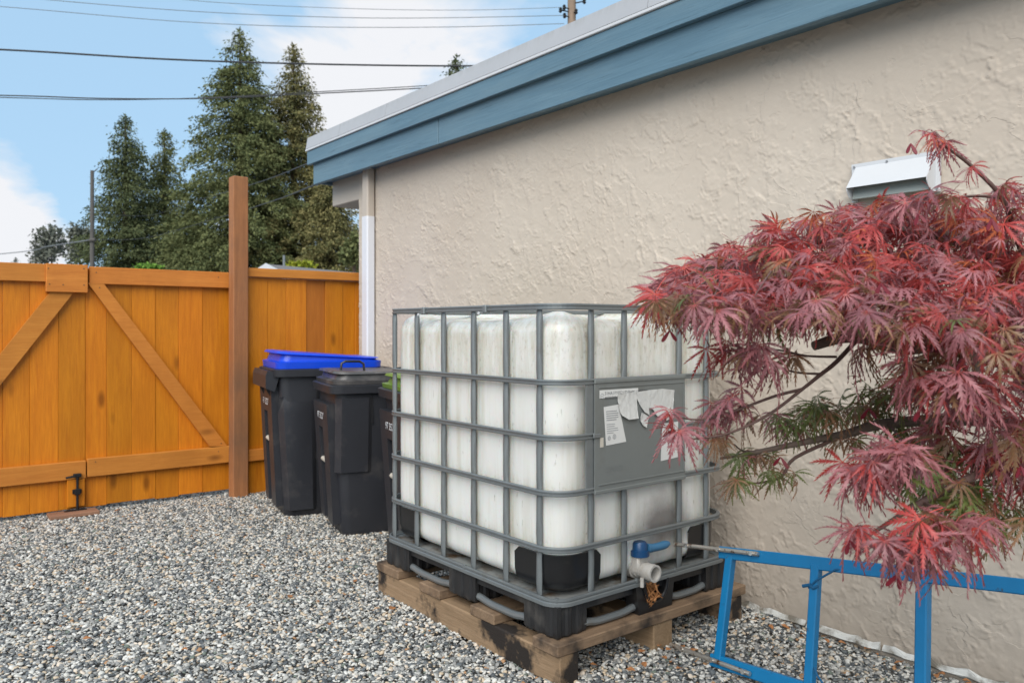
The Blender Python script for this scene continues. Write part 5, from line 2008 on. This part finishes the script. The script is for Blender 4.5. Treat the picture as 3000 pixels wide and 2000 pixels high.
def broadleaf(name, label, u, v, hw, hh, D, mat, seed, n=900, size=.3, cat='tree', group=None, trunk=True):
    r_ = random.Random(seed)
    c0 = atd(u, v, D)
    rw, rh = hw / FPX * D, hh / FPX * D
    base = Vector((c0.x, c0.y, 0))
    t = thing(name, label, cat, base, group=group)
    if trunk:
        part('trunk', MB().tube([base, base + Vector((.1, 0, c0.z * .6)), c0], [.2, .14, .05], 7), TRUNK, t, smooth=True)
    else:
        part('stem', MB().tube([base, base + Vector((.03, 0, c0.z * .6)), c0], [.06, .05, .02], 6), TRUNK, t, smooth=True)
    mb = MB()
    cl = []
    for _ in range(14):
        d_ = Vector((r_.gauss(0, 1), r_.gauss(0, 1), r_.gauss(0, 1))).normalized() * r_.uniform(.3, .9)
        cl.append(c0 + Vector((d_.x * rw, d_.y * rw, d_.z * rh)))
    for _ in range(n):
        q = r_.choice(cl)
        c = q + Vector((r_.gauss(0, rw * .22), r_.gauss(0, rw * .22), r_.gauss(0, rh * .2)))
        kites(mb, c, Vector((r_.gauss(0, 1), r_.gauss(0, 1), r_.gauss(0, 1))).normalized(), Vector((r_.gauss(0, 1), r_.gauss(0, 1), r_.gauss(0, 1))), size * r_.uniform(.6, 1.3), size * r_.uniform(.2, .4))
    if not trunk:   # skirts of foliage down to the ground
        for _ in range(n):
            z = r_.random()
            c = Vector((c0.x + r_.gauss(0, rw * .45), c0.y + r_.gauss(0, rw * .45), c0.z * z))
            kites(mb, c, Vector((r_.gauss(0, 1), r_.gauss(0, 1), r_.gauss(0, 1))).normalized(), Vector((r_.gauss(0, 1), r_.gauss(0, 1), 1)), size, size * .35)
    me = bpy.data.meshes.new('crown')
    me.from_pydata([(p[0] - base[0], p[1] - base[1], p[2] - base[2]) for p in mb.v], [], mb.f)
    me.materials.append(mat)
    o = bpy.data.objects.new('crown', me); COL.objects.link(o); o.parent = t
    return t


broadleaf('broadleaf_tree', 'hazy grey-green far tree left of the thin utility pole', 150, 720, 62, 50, 85, N4, 21, 1500, .42)
broadleaf('broadleaf_tree', 'grey-green far tree touching the thin utility pole', 232, 715, 45, 62, 75, N4, 22, 1600, .38)
broadleaf('broadleaf_tree', 'mid green tree beside the house corner', 1035, 735, 34, 55, 38, N6 if False else N1, 23, 1200, .22)
broadleaf('shrub', 'yellow leafed shrub showing over the neighbouring roof', 880, 778, 36, 14, 33, N5, 24, 700, .16, 'shrub', None, False)
broadleaf('shrub', 'bright green rounded shrub showing over the gate rail', 435, 783, 34, 13, 24, N6, 25, 900, .10, 'shrub', None, False)

# ================================================================== neighbouring house
ga, gb = atd(800, 775, 28.0), None
rdir = atd(1060, 798, 32.4) - ga
rdir.z = 0
rl_ = rdir.length + 4
rdir.normalize()
sd_ = Vector((rdir.y, -rdir.x, 0))      # to the right of the ridge seen along it
nh = thing('neighbour_house', 'low neighbouring house with grey shingle roof and white gable boards', 'house', (ga.x, ga.y, 0))
SHINGLE = plain('shingle_roof', (.17, .155, .15), .9, 0, .2, 30, .4)
NWALL = plain('neighbour_wall', (.30, .33, .36), .8)
hwid, pit = 3.6, .42
zt_ = ga.z


def gp(along, side, z):
    return Vector((ga.x, ga.y, 0)) + rdir * along + sd_ * side + Vector((0, 0, z))


for sg in (-1, 1):
    e_ = [gp(-.3, 0, zt_), gp(rl_, 0, zt_), gp(rl_, sg * (hwid + .3), zt_ - pit * (hwid + .3)), gp(-.3, sg * (hwid + .3), zt_ - pit * (hwid + .3))]
    lo_ = [q - Vector((0, 0, .12)) for q in e_]
    part('roof_slope', MB().add(e_ + lo_, [(0, 1, 2, 3), (7, 6, 5, 4), (0, 4, 5, 1), (1, 5, 6, 2), (2, 6, 7, 3), (3, 7, 4, 0)]), SHINGLE, nh)
    f_ = [gp(-.36, 0, zt_ + .02), gp(-.36, sg * (hwid + .3), zt_ - pit * (hwid + .3) + .02), gp(-.36, sg * (hwid + .3), zt_ - pit * (hwid + .3) - .2), gp(-.36, 0, zt_ - .2)]
    b_2 = [q + rdir * .05 for q in f_]
    part('gable_board', MB().add(f_ + b_2, [(0, 1, 2, 3), (7, 6, 5, 4), (0, 4, 5, 1), (1, 5, 6, 2), (2, 6, 7, 3), (3, 7, 4, 0)]), WHITE_METAL, nh)
wv_ = [gp(0, -hwid, 0), gp(0, hwid, 0), gp(0, hwid, zt_ - pit * hwid - .13), gp(0, 0, zt_ - .14), gp(0, -hwid, zt_ - pit * hwid - .13)]
wb_ = [q + rdir * (rl_ - .5) for q in wv_]
part('wall', MB().add(wv_ + wb_, [(0, 1, 2, 3, 4), (9, 8, 7, 6, 5), (0, 5, 6, 1), (1, 6, 7, 2), (2, 7, 8, 3), (3, 8, 9, 4), (4, 9, 5, 0)]), NWALL, nh)
mp_ = atd(832, 778, 30); mt_ = atd(832, 748, 30)
part('roof_mast', MB().tube([(mp_.x, mp_.y, mp_.z - .6), mt_], .045, 6), STEEL, nh)

# ================================================================== utility poles and wires
pb = atd(270, 790, 40); pt_ = atd(270, 500, 40)
up = thing('utility_pole', 'thin dark utility pole standing beside the left conifers', 'pole', (pb.x, pb.y, 0))
part('pole', MB().tube([(pb.x, pb.y, -.1), (pb.x, pb.y, pt_.z)], [.13, .085], 10), POLE_DARK, up, smooth=True)
part('bracket', MB().tube([pt_ + Vector((0, 0, -.12)), pt_ + Rv * .28 + Vector((0, 0, .1))], .025, 6), POLE_DARK, up)
part('clamp', MB().tube([atd(262, 704, 39.9), atd(280, 702, 39.9)], .09, 8), POLE_DARK, up)
pb2 = atd(1675, 900, 24); zt2 = 14.0
up2 = thing('utility_pole', 'brown utility pole with black insulators behind the flat roof', 'pole', (pb2.x, pb2.y, 0))
part('pole', MB().tube([(pb2.x, pb2.y, -.1), (pb2.x, pb2.y, zt2)], [.17, .115], 12), POLE_W, up2, smooth=True)
for (u, v) in ((1653, 22), (1654, 46), (1642, 30), (1712, 4), (1688, 34)):
    q = atd(u, v, 23.8)
    part('insulator', MB().tube([q + Vector((0, 0, .07)), q + Vector((0, 0, .03)), q, q - Vector((0, 0, .04)), q - Vector((0, 0, .08))], [.03, .055, .035, .055, .03], 8), BLACK_M, up2, smooth=True)
    part('insulator_arm', MB().tube([q, (pb2.x, pb2.y, q.z)], .02, 5), BLACK_M, up2)
WIRE = plain('wire', (.03, .03, .032), .6)
WIRE_P = plain('wire_pale', (.16, .17, .18), .6)


def wire(pix, r_, mat, label):
    pts = smooth_path([atd(*q) for q in pix], 8)
    solo('power_line', MB().tube(pts, r_, 5), mat, label, 'wire', 'overhead wires', smooth=True, loc=pts[0])


wire([(-700, 118, 20), (0, 146, 20.5), (480, 174, 21), (900, 188, 21.6), (1330, 194, 22.4), (1700, 190, 23)], .026, WIRE, 'thick black overhead cable crossing above all the conifer tips')
wire([(-700, 272, 19), (0, 280, 19.5), (300, 289, 20), (600, 289, 20.4), (920, 275, 21), (1300, 255, 22), (1700, 225, 23)], .016, WIRE, 'grey overhead cable crossing behind the tops of the two tallest conifers')
wire([(-700, 268, 19.2), (0, 286, 19.7), (300, 293, 20.2), (600, 287, 20.6), (920, 270, 21.2), (1300, 248, 22), (1700, 215, 23)], .012, WIRE, 'thin dark wire twisting along the grey overhead cable')
wire([(-600, -20, 22), (0, 20, 22.4), (500, 62, 22.8), (900, 79, 23.2), (1300, 80, 23.5), (1653, 70, 23.8)], .010, WIRE_P, 'lower thin pale wire running to the brown utility pole')
wire([(-600, -70, 22), (160, 2, 22.4), (600, 36, 22.8), (1000, 52, 23.2), (1300, 53, 23.5), (1653, 46, 23.8)], .010, WIRE_P, 'middle thin pale wire running to the brown utility pole')
wire([(-600, -110, 22), (400, -14, 22.4), (700, 12, 22.8), (1100, 28, 23.2), (1400, 30, 23.5), (1653, 22, 23.8)], .008, WIRE_P, 'upper thin pale wire running to the brown utility pole')
wire([(270, 702, 40), (420, 698, 34), (640, 638, 25), (790, 592, 14), (900, 551, 8.6), (935, 537, 7.25)], .009, WIRE, 'sagging grey cable from the thin pole to the eave')
wire([(290, 625, 40), (430, 632, 34), (575, 588, 27), (740, 540, 15), (890, 484, 8.6), (930, 468, 7.25)], .007, WIRE, 'upper sagging cable crossing the dark conifers')
wire([(-700, 800, 60), (0, 744, 52), (140, 722, 47), (270, 702, 40.2)], .03, WIRE_P, 'far cable rising to the thin pole from beyond the gate')
